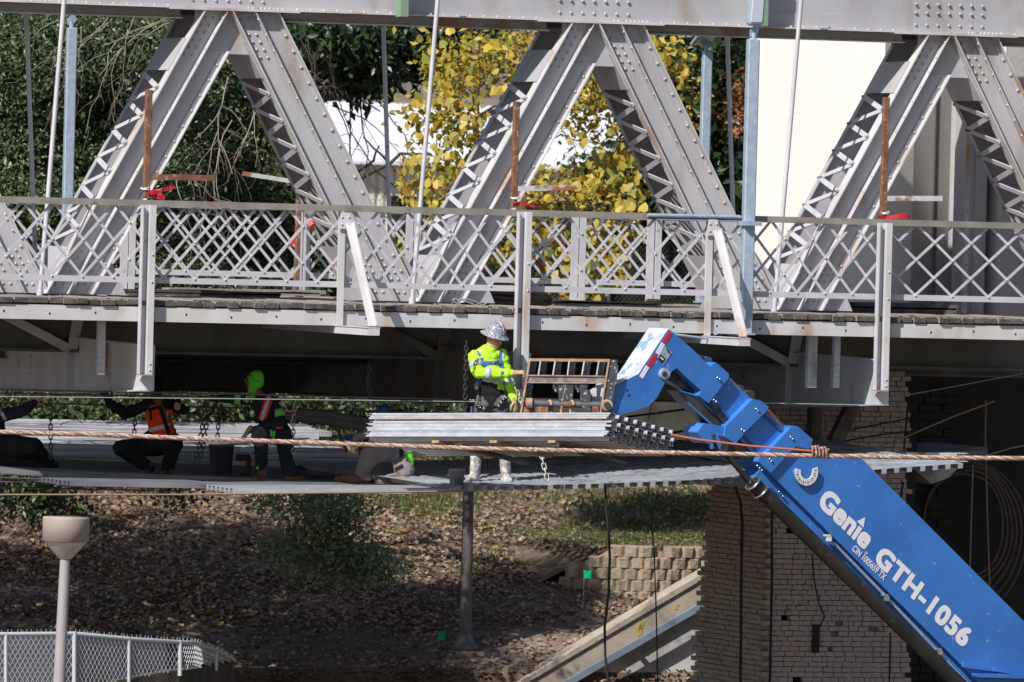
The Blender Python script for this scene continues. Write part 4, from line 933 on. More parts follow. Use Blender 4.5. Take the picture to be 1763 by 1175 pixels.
# angle gauge
def ring(cu, cv, r0, r1, a0, a1, o, th, name, m):
    c = B(cu, cv, o); poly = []
    for a in np.linspace(a0, a1, 16): poly.append(c + (gB * math.cos(a) + Z * math.sin(a)) * r1)
    if r0 > 0:
        for a in np.linspace(a1, a0, 16): poly.append(c + (gB * math.cos(a) + Z * math.sin(a)) * r0)
    mb = MB(); mb.prism(poly, -nb * th); return mb.build(name, m, boom)
ring(1387, 812, 0, .17, R(170), R(360), -.002, .03, 'gauge_backing', blue)
ring(1388, 813, .078, .150, R(165), R(382), -.034, .012, 'angle_gauge', mat('gauge_white', (.72, .72, .70), rough=.5))
for k in range(14):
    a = R(180 + k * 14.5); c = B(1388, 813, -.0465); p = c + (gB * math.cos(a) + Z * math.sin(a)) * .105; q = c + (gB * math.cos(a) + Z * math.sin(a)) * (.142 if k % 2 else .128)
    mb = MB(); mb.beam(p, q, .006, .003, nb); mb.build('gauge_tick', black, boom)
for k, s_ in enumerate(['0', '15', '30', '45', '60', '75']):
    a = R(348 - k * 31); c = B(1388, 813, -.047) + (gB * math.cos(a) + Z * math.sin(a)) * .114
    text_obj(s_, 'gauge_number', black, c - gB * .014 - Z * .01, gB, Z, .02 if len(s_) > 1 else .010, .02, boom, .002, .0, nrm=-nb)
# lettering along the boom
def bl(u0, v0): return B(u0, v0, -.0015)
exb = (B(1578, 1039) - B(1545, 1007)).normalized(); eyb = nb.cross(exb).normalized()
if eyb.z < 0: eyb = -eyb
def slen(du): return (B(1545 + du * .713, 1007 + du * .701) - B(1545, 1007)).length
o1 = bl(1545 - 59 * .713, 1007 - 59 * .701)
text_obj('GTH-1056', 'model_lettering', white, o1, exb, eyb, slen(216), 35 * PX, boom, .003, .045, 1.08, nrm=-nb)
o2 = bl(1471 - 91 * .713, 932 - 91 * .701)
text_obj('Gen\u0131e', 'maker_lettering', white, o2, exb, eyb, slen(113), 37 * PX, boom, .003, .045, 1.04, nrm=-nb)
ai = o2 + exb * slen(113) * .725 + eyb * 28.5 * PX
mb = MB(); mb.prism([ai - exb * .055, ai + exb * .055, ai + eyb * .10], -nb * .003); mb.build('arrow_mark', white, boom)
o3 = bl(1466, 947); text_obj('CIN 1005659 TX', 'number_lettering', white, o3, exb, eyb, slen(76), 11.5 * PX, boom, .003, .018, 1.0, nrm=-nb)
text_obj('\u00ae', 'trademark_lettering', white, bl(1488, 953), exb, eyb, .035, .035, boom, .003, .005, nrm=-nb)
# fork carriage
cx_ = lambda x, y: (890 + x / 9.279, 600 + y / 9.279)
dc = 92.75
def Cc(x, y, o=0): return S(*cx_(x, y), dc + o)
cdir = (Rr * .55 + F * .83)        # depth direction of carriage plates, visible to the right
def cplate(poly, name, m, d=.16, bev=0): mb = MB(); mb.prism([Cc(*p) for p in poly], cdir * d); return mb.build(name, m, boom, bevel=bev)
def cedge(a_, b_, wd, name='rusty_edge', m=edge_r, o=-.012):
    mb = MB(); mb.beam(Cc(*a_, o), Cc(*b_, o), .012, wd, Vector((0, 0, 1)) if abs(a_[0] - b_[0]) > abs(a_[1] - b_[1]) else Rr); mb.build(name, m, boom)
def cbar(x0, x1, y0, y1, xb, yt, name, o, dpt, m):
    pass
cplate([(195, 165), (215, 165), (75, 1040), (50, 1040)], 'carriage_plate', carr, .14); cedge((205, 165), (62, 1040), .022)
cplate([(1462, 180), (1485, 180), (1350, 1040), (1320, 1040)], 'carriage_plate', carr, .16); cedge((1472, 175), (1332, 1040), .020)
mb = MB(); mb.prism([Cc(*p, .0) for p in [(1485, 185), (1580, 195), (1620, 290), (1595, 500), (1550, 700), (1500, 1060), (1350, 1040)]], F * .02); mb.build('carriage_side', carr, boom, bevel=.003)
cedge((200, 182), (1470, 195), .030); 
mb = MB(); mb.prism([Cc(*p) for p in [(200, 170), (1470, 185), (1470, 205), (200, 200)]], cdir * .10); mb.build('top_bar', carr, boom)
mb = MB(); mb.prism([Cc(*p) for p in [(160, 435), (1415, 445), (1400, 550), (145, 540)]], cdir * .05); mb.build('cross_bar', carr2, boom)
cedge((160, 432), (1415, 445), .012); cedge((145, 545), (1400, 556), .012)
for (xt, xb) in ((375, 340), (610, 572), (835, 805), (1075, 1035), (1308, 1270)):
    mb = MB(); mb.prism([Cc(*p) for p in [(xt - 8, 205), (xt + 8, 205), (xb + 8, 435), (xb - 8, 435)]], cdir * .135); mb.build('rack_slat', carr, boom); cedge((xt, 205), (xb, 435), .014, m=scuff)
for x_ in (570, 920):
    poly = [(x_, 555), (x_ + 40, 555), (x_ + 30, 600), (x_ + 75, 690), (x_ + 55, 705), (x_ + 5, 640)]; cplate(poly, 'hook_plate', carr, .16)
    cplate([(x_ + 80, 560), (x_ + 200, 570), (x_ + 150, 860), (x_ + 100, 860)], 'hook_plate', carr, .03)
cplate([(755, 555), (785, 555), (712, 1040), (682, 1040)], 'carriage_plate', edge_r, .02); cplate([(785, 555), (905, 570), (880, 850), (735, 850)], 'hook_plate', carr, .02)
cplate([(1070, 640), (1130, 660), (1180, 780), (1160, 1000), (1040, 1000), (1050, 700)], 'hook_plate', carr, .03)
mb = MB(); mb.tube([Cc(130, 870, .03), Cc(700, 890, .03), Cc(1370, 905, .03)], .036, 14); mb.build('fork_shaft', mat('shaft_grey', (.11, .11, .12), (.07, .07, .075), 9, rough=.45), boom)
mb = MB(); mb.tube([Cc(755, 893, .025), Cc(880, 897, .025)], .041, 14); mb.build('shaft_collar', rust_m, boom)
mb = MB(); mb.tube([Cc(140, 870, .0), Cc(245, 872, .0)], .055, 14); mb.build('shaft_collar', edge_r, boom)
for x_ in (525, 880):
    c = Cc(x_, 950, .0); mb = MB(); mb.tube([c + Ur * .055 * math.sin(q) * 1.4 + Rr * .02 * math.cos(q) - F * .03 * math.cos(q) for q in np.linspace(.4, 5.6, 14)], .014, 7); mb.build('fork_hook', edge_r, boom)
for x0, x1 in ((95, 195), (300, 500), (1200, 1310)):
    cplate([(x0, 930), (x1, 930), (x1, 1040), (x0, 1040)], 'fork_heel', rust_m, .1)
mb = MB(); c = Cc(1437, 905, -.02); mb.tube([c, c - F * .03], .062, 18); mb.build('pin_washer', edge_r, boom)
mb = MB(); c = Cc(1440, 905, -.05); mb.tube([c, c - F * .03], .036, 14); mb.build('pin_end', oily, boom)
mb = MB(); mb.prism([Cc(*p, .25) for p in [(1130, 690), (1290, 590), (1400, 600), (1400, 900), (1180, 860)]], F * .05); mb.build('hydraulic_block', scuff, boom)
# forks under the stack
for k, f_ in enumerate((.22, .62)):
    s0 = O + eL * (LS * f_) + eH * (zl - .05)
    mb = MB(); mb.beam(s0 + eW * .05, s0 + eW * 1.2, .11, .035, eH); mb.build('fork_tine', oily, boom)
# ------------------------------------------------------------ foliage
def crown(name, parent, blobs, n, size, m, shell=.55, clump=26, spread=.16, droop=0.):
    """blobs: (u, v, Y, ru_px, rv_px, ry_m, weight)"""
    cs, rad, wt = [], [], []
    for (u, v, y, ru, rv, ry, w_) in blobs:
        c = at(u, v, y); k = PX * (95 + .94 * y) / 95; cs.append(list(c)); rad.append([ru * k / .94, ry, rv * k]); wt.append(w_)
    cs = np.array(cs); rad = np.array(rad); wt = np.array(wt, float); wt /= wt.sum()
    nc = max(1, n // clump); bi = rng.choice(len(cs), nc, p=wt)
    d = unit(nc); r_ = rng.uniform(0, 1, (nc, 1)) ** (1 / 3) if shell <= 0 else (1 - shell * rng.uniform(0, 1, (nc, 1)) ** 1.5)
    cc = cs[bi] + d * r_ * rad[bi]
    idx = np.repeat(np.arange(nc), clump); k = len(idx)
    P = cc[idx] + rng.normal(size=(k, 3)) * spread * np.array([1, 1, .8]); P[:, 2] -= droop * np.abs(rng.normal(size=k)) * spread
    Nn = unit(k) * .9 + d[idx] * .5 + np.array([-.15, -.35, .5]); Nn /= np.linalg.norm(Nn, axis=1, keepdims=True)
    A = np.cross(Nn, unit(k)); A[:, 2] -= .25; A /= np.linalg.norm(A, axis=1, keepdims=True); B_ = np.cross(Nn, A)
    sz = size * rng.uniform(.65, 1.25, (k, 1))
    me = leaf_mesh(name, P, A * sz, B_ * sz * .5, m, fold=.35, loc=WL[parent.name] if parent else (0, 0, 0))
    o = link(name, me, parent); o['kind'] = 'stuff'; return o
def limb(mb, p, d, L, r, depth, bend=.3, drop=0., spl=(2, 3)):
    P = [p]; q = p; n = 5
    for i in range(n):
        d = (d + Vector((random.gauss(0, bend), random.gauss(0, bend), random.gauss(0, bend) - drop)) * .5).normalized(); q = q + d * L / n; P.append(q)
    mb.tube(P, [r * (1 - .5 * i / n) for i in range(n + 1)], 5 if r < .03 else 9)
    if depth:
        for _ in range(random.randint(*spl)):
            k = random.randint(2, n); dd = (d + Vector((random.gauss(0, .7), random.gauss(0, .5), random.gauss(0, .6)))).normalized()
            limb(mb, P[k], dd, L * random.uniform(.5, .75), r * .5, depth - 1, bend, drop, spl)
def tree(u, y, lab, blobs, n, size, m, trunk_r=.22, lim=5, bm=None, twig=True, topv=100, nm='evergreen_tree', grp=None, wob=1, **kw):
    b = at(u, 900, y); b.z = gz(b.x, y); t = thing(nm, b, lab, 'tree', grp); bm = bm or bark
    topz = at(u, topv, y).z; mb = MB(); n_ = 7
    P = [b - Z * .3] + [b + Vector((wob * .12 * math.sin(i * 1.3 + u), wob * .1 * math.cos(i * 1.7), (topz - b.z) * (i + 1) / n_)) for i in range(n_)]
    mb.tube(P, [trunk_r * (1.25 - .11 * i) for i in range(n_ + 1)], 10); mb.build('trunk', bm, t)
    for i in range(lim):
        mb = MB(); k = random.randint(3, n_); limb(mb, P[k], Vector((random.uniform(-1, 1), random.uniform(-.5, .3), random.uniform(.1, .7))).normalized(), random.uniform(1.2, 2.4), trunk_r * .4, 2, .35)
        mb.build('limb', bm, t)
    crown('crown', t, blobs, n, size, m, **kw); return t
tree(-110, 12.5, 'dense dark evergreen tree filling the upper left corner', [(20, 120, 12, 120, 130, 1.3, 3), (170, 90, 12.5, 110, 90, 1.3, 2.5), (40, 330, 12, 130, 140, 1.3, 3), (190, 300, 12.3, 120, 130, 1.3, 3), (250, 180, 13, 90, 100, 1.2, 2), (60, 480, 12, 130, 70, 1.2, 2), (230, 470, 12.3, 130, 70, 1.2, 2)], 95000, .038, leaf_d, topv=60, clump=34)
tree(-260, 14.5, 'tall evergreen tree reaching in from beyond the left edge', [(-180, 0, 13.5, 160, 260, 1.8, 2), (-420, -200, 13.5, 220, 260, 2, 2), (-700, -450, 13.5, 260, 280, 2.2, 2), (-330, 300, 13.5, 220, 220, 1.8, 2), (-900, -150, 13, 240, 300, 2, 2), (-1100, -600, 13, 260, 300, 2, 1.5)], 8500, .15, leaf_k, topv=-300, trunk_r=.3, shell=.6, spread=.35)
tree(420, 25, 'second evergreen tree between the first two truss legs', [(360, 120, 14.5, 90, 90, 1.1, 1.3), (430, 330, 14.5, 85, 110, 1.2, 2), (360, 440, 14, 140, 80, 1.1, 2.4), (500, 450, 14, 110, 70, 1.1, 2.2), (420, 220, 14.5, 70, 70, 1, 1), (560, 470, 14, 60, 45, 1, .8)], 46000, .04, leaf_d, topv=120, clump=34)
tree(-190, 31, 'added black-green evergreen darkening the gaps between the front evergreens', [(60, 150, 30, 200, 170, 1.5, 2), (300, 200, 30, 170, 170, 1.5, 2), (380, 330, 30, 100, 150, 1.5, 2), (100, 420, 30, 230, 130, 1.5, 2), (400, 480, 30, 200, 70, 1.5, 2), (430, 90, 30, 100, 80, 1.3, 1)], 60000, .09, leaf_k, topv=60, shell=.2, spread=.25, clump=40)  # added dark backing for the shaded gaps between the front leaves
tree(455, 27, 'dark leafy magnolia above the white roof', [(600, 80, 18.5, 80, 55, 1, 2), (690, 75, 19, 70, 60, 1, 1.6), (540, 60, 18, 60, 40, 1, 1), (770, 50, 19, 80, 45, 1, 1), (620, 135, 18.5, 40, 20, .6, .4)], 8000, .075, leaf_k, topv=120, spread=.2, lim=4)
yb = [(800, 110, 13.5, 80, 60, .9, 2), (900, 90, 13.5, 90, 50, .9, 1.6), (760, 200, 13.3, 50, 60, .8, 1.3), (830, 250, 13.5, 70, 50, .8, .9), (750, 310, 13.2, 50, 50, .8, 1.2), (1000, 180, 13.5, 80, 70, .8, 1.5), (1070, 290, 13.5, 70, 60, .8, 1.3), (1130, 110, 13.7, 60, 60, .7, 1), (960, 330, 13.0, 80, 50, .8, 1.3),
      (1050, 370, 12.6, 60, 50, .7, 1.2), (780, 400, 12.8, 80, 60, .8, 1.4), (900, 430, 12.8, 90, 60, .8, 1.2), (1020, 460, 19.9, 60, 60, .6, 1.2), (1160, 200, 13.8, 40, 50, .6, .5), (720, 440, 12.8, 50, 40, .6, .6), (980, 510, 19.7, 45, 20, .4, .5)]
yt = tree(803, 17, 'yellow leaved autumn tree behind the middle truss legs', yb, 6000, .06, leaf_y, wob=0, trunk_r=.05, lim=9, topv=60, nm='yellow_tree', clump=14, spread=.15, shell=.8)
lf = MB(); lf.add([(0, 0, -.10), (.075, .02, -.05), (.095, .03, .02), (.045, .01, .085), (0, 0, .07), (-.045, .01, .085), (-.095, .03, .02), (-.075, .02, -.05)], [(0, 1, 2, 4), (2, 3, 4), (4, 5, 6), (0, 4, 6, 7)]); lfm = lf.mesh('leaf', leaf_yo)
for i in range(290):
    bl_ = random.choice(yb[:14]); u = bl_[0] + random.uniform(-1, 1) * bl_[3]; v = bl_[1] + random.uniform(-1, 1) * bl_[4]
    p = at(u, v, bl_[2] - .7 + random.uniform(-.3, .2))
    m4 = Matrix.Translation(p) @ Matrix.Rotation(random.uniform(-.9, .9) - .35, 4, 'Z') @ Matrix.Rotation(random.uniform(-.7, .5), 4, 'X') @ Matrix.Rotation(random.uniform(2.2, 4.1), 4, 'Y') @ Matrix.Scale(random.uniform(.48, .82), 4)
    link('leaf', lfm, yt, mat4=m4)
tree(1215, 28, 'thick dark trunked tree with few leaves left of the white tower', [(1150, 90, 20.5, 50, 40, .8, 1.2), (1230, 60, 21, 60, 30, .8, 1.2), (1130, 160, 21, 30, 40, .6, .6)], 4200, .075, leaf_k, trunk_r=.52, lim=7, topv=40, nm='dark_tree', spread=.2)
tree(1180, 30, 'black-green evergreen mass far behind the thick dark trunk', [(1210, 120, 26, 80, 120, 1.4, 2), (1180, 290, 26, 50, 40, 1, .5)], 16000, .11, leaf_k, trunk_r=.3, topv=80, nm='evergreen_tree', shell=.2, spread=.3)
tree(1268, 27, 'slender tree with russet leaves at the tower edge', [(1268, 170, 20, 14, 40, .4, 1), (1262, 215, 20, 12, 26, .4, .7), (1275, 140, 20, 10, 20, .3, .4)], 300, .05, leaf_r, trunk_r=.05, lim=4, topv=130, nm='russet_tree', clump=8, spread=.12)
def shrub(lab, blobs, n, size, m, nm='shrub', grp=None, cat='shrub', stems=4, **kw):
    u, v, y = blobs[0][:3]; b = at(u, v, y); b.z = gz(b.x, y); t = thing(nm, b, lab, cat, grp)
    mb = MB()
    for k in range(stems):
        bb = random.choice(blobs); e = at(bb[0] + random.uniform(-.5, .5) * bb[3], bb[1], bb[2]); mb.tube([b, (b + e) / 2 + Vector((random.uniform(-.2, .2), 0, .1)), e], [.03, .02, .01], 6)
    if stems: mb.build('stems', bark, t)['kind'] = 'stuff'
    crown('foliage', t, blobs, n, size, m, **kw); return t
g = 'shrubs under the bridge'
shrub('bright leafed shrub behind the arm of the far left worker', [(70, 720, 24, 90, 50, .8, 1), (10, 690, 24, 60, 30, .8, .6)], 7000, .055, leaf_d, grp=g)
shrub('bright leafed shrub behind the orange vest worker', [(200, 715, 24, 90, 45, .8, 1), (300, 700, 24, 80, 40, .8, .8)], 8000, .055, leaf_d, grp=g)
shrub('shaded shrub behind the worker in the green hood', [(420, 700, 24.5, 90, 40, .8, 1), (520, 690, 24.5, 70, 35, .8, .8), (350, 710, 24.2, 60, 35, .7, .6)], 7500, .05, leaf_d, grp=g)
shrub('dark shrub behind the blue cap and dark pipe', [(620, 690, 25, 90, 30, .8, 1), (740, 690, 25, 70, 20, .7, .4)], 4000, .05, leaf_d, grp=g)
shrub('leafy shrub below the platform at the left edge', [(50, 850, 14.8, 55, 30, .5, 1), (110, 880, 14.8, 40, 25, .4, .4), (300, 850, 15, 40, 12, .4, .2)], 2600, .045, leaf_d, grp=g, stems=0)
shrub('drooping evergreen branch hanging into the shade left of the lamp pole', [(560, 890, 14.2, 65, 40, .5, 1.4), (520, 950, 14.2, 45, 35, .4, 1), (600, 955, 14.2, 50, 28, .4, .8), (640, 975, 14.2, 45, 18, .3, .5), (540, 865, 14.3, 110, 22, .5, 1)], 5200, .042, leaf_p, nm='evergreen_branch', cat='branch', stems=0)
shrub('small dark bush in front of the white building', [(1060, 310, 28, 40, 34, .8, 1)], 2500, .09, leaf_k, nm='bush')
shrub('low weeds behind the railing bottom at left', [(400, 505, 11.5, 170, 16, .6, 1), (150, 505, 11.5, 120, 16, .6, 1)], 3600, .045, leaf_d, nm='weeds', cat='weeds', stems=0)
# bare pale twigs in front of the evergreens
def twigs(lab, spec, n, m=bark_l, grp='bare twigs'):
    t = thing('bare_branch', spec[0][0], lab, 'branch', grp)
    for (p, d, L, r) in spec:
        mb = MB()
        for k in range(n): limb(mb, p + Vector((random.uniform(-.2, .2), 0, random.uniform(-.1, .1))), (d + Vector((random.gauss(0, .35), 0, random.gauss(0, .25)))).normalized(), L * random.uniform(.7, 1.1), r, 2, .5, .22)
        mb.build('twig', m, t)
    return t
twigs('tangle of pale bare twigs hanging from the chord at upper left', [(at(300, 30, 10), Vector((-.6, 0, -.6)), 1.3, .009), (at(210, 30, 10), Vector((-.3, 0, -1)), 1.0, .008), (at(150, 40, 10.2), Vector((-.5, 0, -.7)), .7, .007)], 3)
twigs('pale bare twigs hanging inside the first A shaped truss opening', [(at(400, 130, 10.5), Vector((.2, 0, -1)), 1.3, .010), (at(330, 300, 10), Vector((-.2, 0, -.5)), .7, .008), (at(400, 200, 10), Vector((-.35, 0, -.9)), 1.1, .009)], 3)
twigs('fine dark twigs in front of the white roof', [(at(600, 150, 19), Vector((.3, 0, -.8)), 1.8, .012), (at(560, 190, 19), Vector((.8, 0, -.6)), 1.3, .010), (at(530, 60, 10), Vector((.3, 0, -.9)), .9, .010)], 3, bark)
# ------------------------------------------------------------ white building and black screened fence
t = thing('white_building', at(900, 340, 60), 'long low white building with metal roof behind the trees', 'building')
a = at(540, 275, 60); b = at(1262, 285, 60); e0 = at(540, 178, 66).z
mb = MB(); mb.boxb(a.x - 2, b.x, 60, 60.2, -3, a.z - .02)
mb.build('wall', wallc, t)
mb = MB(); n = 60
for i in range(n):
    x0 = a.x - 2 + (b.x - a.x + 2) * i / n; mb.boxb(x0, x0 + .09, 59.94, 59.998, -3, a.z - .06)
o = mb.build('siding_rib', wallc, t); o['kind'] = 'stuff'
zr = a.z; zt_ = e0 + .05
for i in range(14):
    x0 = a.x - 2.3 + (b.x - a.x + 2.6) * i / 14; x1 = x0 + (b.x - a.x + 2.6) / 14 - .02
    mb = MB(); mb.prism([Vector((x0, 59.6, zr)), Vector((x1, 59.6, zr)), Vector((x1, 66, zt_)), Vector((x0, 66, zt_))], (0, 0, -.06)); mb.build('roof_panel', roof_m, t)
c = at(1258, 285, 50); t = thing('white_tank', c, 'rounded white tank with ribbed sides beside the tower', 'tank')
mb = MB(); mb.lathe([(.62, -3), (.62, .0)], c, 30); mb.build('tank_wall', wallc, t)
mb = MB(); mb.lathe([(.63, .0), (.60, .18), (.48, .36), (.28, .47), (.0, .5)], c, 30); mb.build('tank_dome', roof_m, t)
t = thing('screened_fence', at(980, 500, 27), 'chain link fence with black windscreen behind the far railing', 'fence')
a = at(672, 340, 27); b = at(1300, 340, 27); zb_ = at(900, 520, 27).z
mb = MB(); n = 90; top = [Vector((a.x + (b.x - a.x) * i / n, 27.05 + .03 * math.sin(i * .9), a.z)) for i in range(n + 1)]
mb.add(top + [p - Z * (a.z - zb_) for p in top], [(i, i + 1, n + 2 + i, n + 1 + i) for i in range(n)], True); mb.build('windscreen', net_m, t)
mb = MB(); st = .075; H = a.z - zb_; W = b.x - a.x
for k in range(int((W + H) / st)):
    for sg in (1, -1):
        x0 = a.x + k * st - (H if sg > 0 else 0); s_ = clipseg((x0, zb_), (x0 + H, a.z), a.x, b.x) if sg > 0 else clipseg((x0, a.z), (x0 + H, zb_), a.x, b.x)
        if s_: mb.beam((s_[0][0], 26.98, s_[0][1]), (s_[1][0], 26.98, s_[1][1]), .008, .008)
o = mb.build('wire_mesh', net_w, t); o['kind'] = 'stuff'
mb = MB(); mb.tube([Vector((a.x, 26.97, a.z)), Vector((b.x, 26.97, a.z))], .025, 8); mb.build('top_tube', net_w, t)
for i in range(4):
    mb = MB(); xx_ = a.x + (b.x - a.x) * (i + .4) / 4; mb.tube([Vector((xx_, 26.95, zb_)), Vector((xx_, 26.95, a.z + .03))], .03, 8); mb.build('post', net_w, t)
mb = MB(); mb.boxb(a.x - .2, b.x + .5, 26.6, 27.6, -3.2, zb_ + .02); tag(mb.build('kerb_wall', conc_k), 'low dark wall below the screened fence', 'wall')

# ------------------------------------------------------------ brick pier
def brick_wall(t, poly, Yp, bw, bh, mort, single_max, front=True, seed=1):
    """poly: list of pixel corners on plane Y; bricks fill it"""
    rr = random.Random(seed); Q = [at(u, v, Yp) for u, v in poly]
    mb = MB(); mb.prism([q + Vector((0, .03, 0)) for q in Q], (0, .5, 0)); mb.build('mortar_core', mortar, t)
    def inside(x, z):
        r_ = False; n = len(Q)
        for i in range(n):
            p, q = Q[i], Q[(i + 1) % n]
            if (p.z > z) != (q.z > z) and x < (q.x - p.x) * (z - p.z) / (q.z - p.z) + p.x: r_ = not r_
        return r_
    xs0 = min(q.x for q in Q); xs1 = max(q.x for q in Q); z = min(q.z for q in Q); zt = max(q.z for q in Q)
    bm = []
    for k in range(5):
        m_ = MB(); e = .006
        V = [(sx * bw / 2 + rr.uniform(-e, e), (-.06 if y == 0 else .06), sz * bh / 2 + rr.uniform(-e, e)) for y in (0, 1) for sx, sz in ((-1, -1), (1, -1), (1, 1), (-1, 1))]
        m_.add(V, [(0, 1, 2, 3), (7, 6, 5, 4), (0, 4, 5, 1), (1, 5, 6, 2), (2, 6, 7, 3), (3, 7, 4, 0)]); bm.append(m_.mesh('brick', brick_m))
    cells = []; r_ = 0
    while z < zt:
        x = xs0 - (bw / 2 if r_ % 2 else 0) + rr.uniform(-.03, .03)
        while x < xs1:
            w_ = bw * rr.choice([1, 1, 1, .5, .8]); c = (x + w_ / 2, z + bh / 2)
            if inside(*c) and rr.random() > .012: cells.append((c, w_))
            x += w_ + mort
        z += bh + mort; r_ += 1
    return cells, bm
t = thing('brick_pier', at(1400, 1170, 3.6), 'old weathered brick pier below the bridge behind the boom', 'brick pier')
cells, bm = brick_wall(t, [(1325, 640), (1560, 640), (1560, 1200), (1325, 1200)], 3.5, .118, .052, .008, 300)
def px_of(p): q = p - C; return 881.5 + q.dot(Rr) / q.dot(F) * FPX, 587.5 - q.dot(Ur) / q.dot(F) * FPX
vis = []; rest = []
for c, w_ in cells:
    u, v = px_of(Vector((c[0], 3.5, c[1]))); near = v > 850 + .98 * (u - 1300) and v < 1180
    (vis if near else rest).append((Vector((c[0], 3.5, c[1])), w_, 0))
# battered side face, seen very obliquely: plane through the front corner, leaning with height
fc = at(1325, 900, 3.5).x; pl = at(1325, 1200, 3.5).z; zz = pl; row = 0; yb0, yb1 = 5.15, 5.66
side = []
while zz < -.6:
    yend = np.interp(zz, [pl, -1.9], [yb1, yb0]); y = 3.44 + (.12 if row % 2 else 0)
    while y < yend: side.append((Vector((fc - .0, y + .12, zz + .026)), .232, 1)); y += .245
    zz += .06; row += 1
for c in side: ((vis if 850 < px_of(c[0])[1] < 1180 else rest)).append(c)
random.Random(3).shuffle(vis); fr = [q for q in vis if q[2] == 0]; sd_ = [q for q in vis if q[2] == 1]; fr.sort(key=lambda q: -q[1]); sel = fr[:150] + sd_[:142]; rest += fr[150:] + sd_[142:]
for i, (c, w_, s_) in enumerate(sel):
    j = Vector((0, random.uniform(-.012, .012), 0)) if not s_ else Vector((random.uniform(-.012, .012), 0, 0))
    rot = Matrix.Rotation(R(random.uniform(-1.2, 1.2)), 4, 'Y') if not s_ else Matrix.Rotation(-math.pi / 2, 4, 'Z') @ Matrix.Rotation(R(random.uniform(-1.2, 1.2)), 4, 'Y')
    link('brick', bm[i % 5], t, mat4=Matrix.Translation(c + j) @ rot @ Matrix.Scale(w_ / .118, 4, X))
mb = MB()
for c, w_, s_ in rest:
    if s_: mb.boxm(Matrix.Translation(c + Vector((random.uniform(-.012, .012), 0, 0))), .12, w_, .052)
    else: mb.boxm(Matrix.Translation(c + Vector((0, random.uniform(-.012, .012), 0))) @ Matrix.Rotation(R(random.uniform(-1.2, 1.2)), 4, 'Y'), w_, .12, .052)
o = mb.build('brickwork', brick_s, t); o['kind'] = 'stuff'
mb = MB(); q = at(1404, 1100, 3.44); mb.box(q, .09, .04, .33); mb.build('broken_recess', black, t)
mb = MB(); mb.prism([Vector((fc + .03, 3.53, pl)), Vector((fc + .03, yb1 + .06, pl)), Vector((fc + .03, yb0, -.6)), Vector((fc + .03, 3.53, -.6))], (.5, 0, 0)); mb.build('mortar_core', mortar, t)
q0 = at(1325, 845, 3.5); mb = MB(); mb.boxb(fc - .09, fc + .1, 3.42, yb0 + .02, q0.z - .0, q0.z + .14); mb.build('cap_stone', conc_l, t)
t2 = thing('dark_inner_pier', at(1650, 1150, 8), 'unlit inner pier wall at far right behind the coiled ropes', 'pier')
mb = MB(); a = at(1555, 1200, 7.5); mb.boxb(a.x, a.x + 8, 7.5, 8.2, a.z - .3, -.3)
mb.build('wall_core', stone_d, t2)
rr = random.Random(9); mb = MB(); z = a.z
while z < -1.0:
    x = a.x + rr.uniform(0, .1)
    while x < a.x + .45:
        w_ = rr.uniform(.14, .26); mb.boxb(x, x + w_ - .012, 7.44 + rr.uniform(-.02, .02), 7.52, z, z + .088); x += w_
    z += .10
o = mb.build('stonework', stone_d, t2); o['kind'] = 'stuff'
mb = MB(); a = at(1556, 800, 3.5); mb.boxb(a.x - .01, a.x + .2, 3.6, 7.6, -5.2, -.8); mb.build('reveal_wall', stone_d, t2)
# dark timber braces above the platform
for (u0, v0, u1, v1, wpx, lab) in ((1402, 690, 1402, 800, 20, 'dark upright timber post above the platform right of the boom'), (1472, 690, 1418, 800, 24, 'dark slanting timber brace leaning against the upright post')):
    mb = MB(); mb.beam(at(u0, v0, 3.1), at(u1, v1, 3.1), .15 if True else 0, wpx * PX, Vector((1, 0, 0)) if abs(u0 - u1) < 5 else Vector((.9, 0, .4))); tag(mb.build('timber_brace', plank_d), lab, 'timber brace', 'dark timber braces')
# concrete shelf with lit broken corner, hollow section tube
a = at(1605, 822, 5.0); mb = MB(); mb.prism([at(1572, 806, 5.2), at(1650, 806, 5.2), at(1634, 822, 5.2), at(1604, 834, 5.2)], (0, .5, 0)); tag(mb.build('stone_corbel', conc_l), 'broken pale stone corbel under the sheet tip', 'stone')
t = thing('hollow_tube', at(1600, 786, .5), 'grey hollow steel tube lying behind the rope at the right sheet tip', 'steel tube')
a = at(1555, 786, .5); b = at(1664, 786, .5); mb = MB()
for dz in (-.045, .045): mb.boxb(a.x, b.x, .45, .56, a.z + dz - .004, a.z + dz + .004)
mb.boxb(a.x, b.x - .002, .552, .56, a.z - .04, a.z + .04); mb.boxb(a.x, b.x - .14, .45, .456, a.z - .041, a.z + .041); mb.build('tube_wall', rustgal, t)
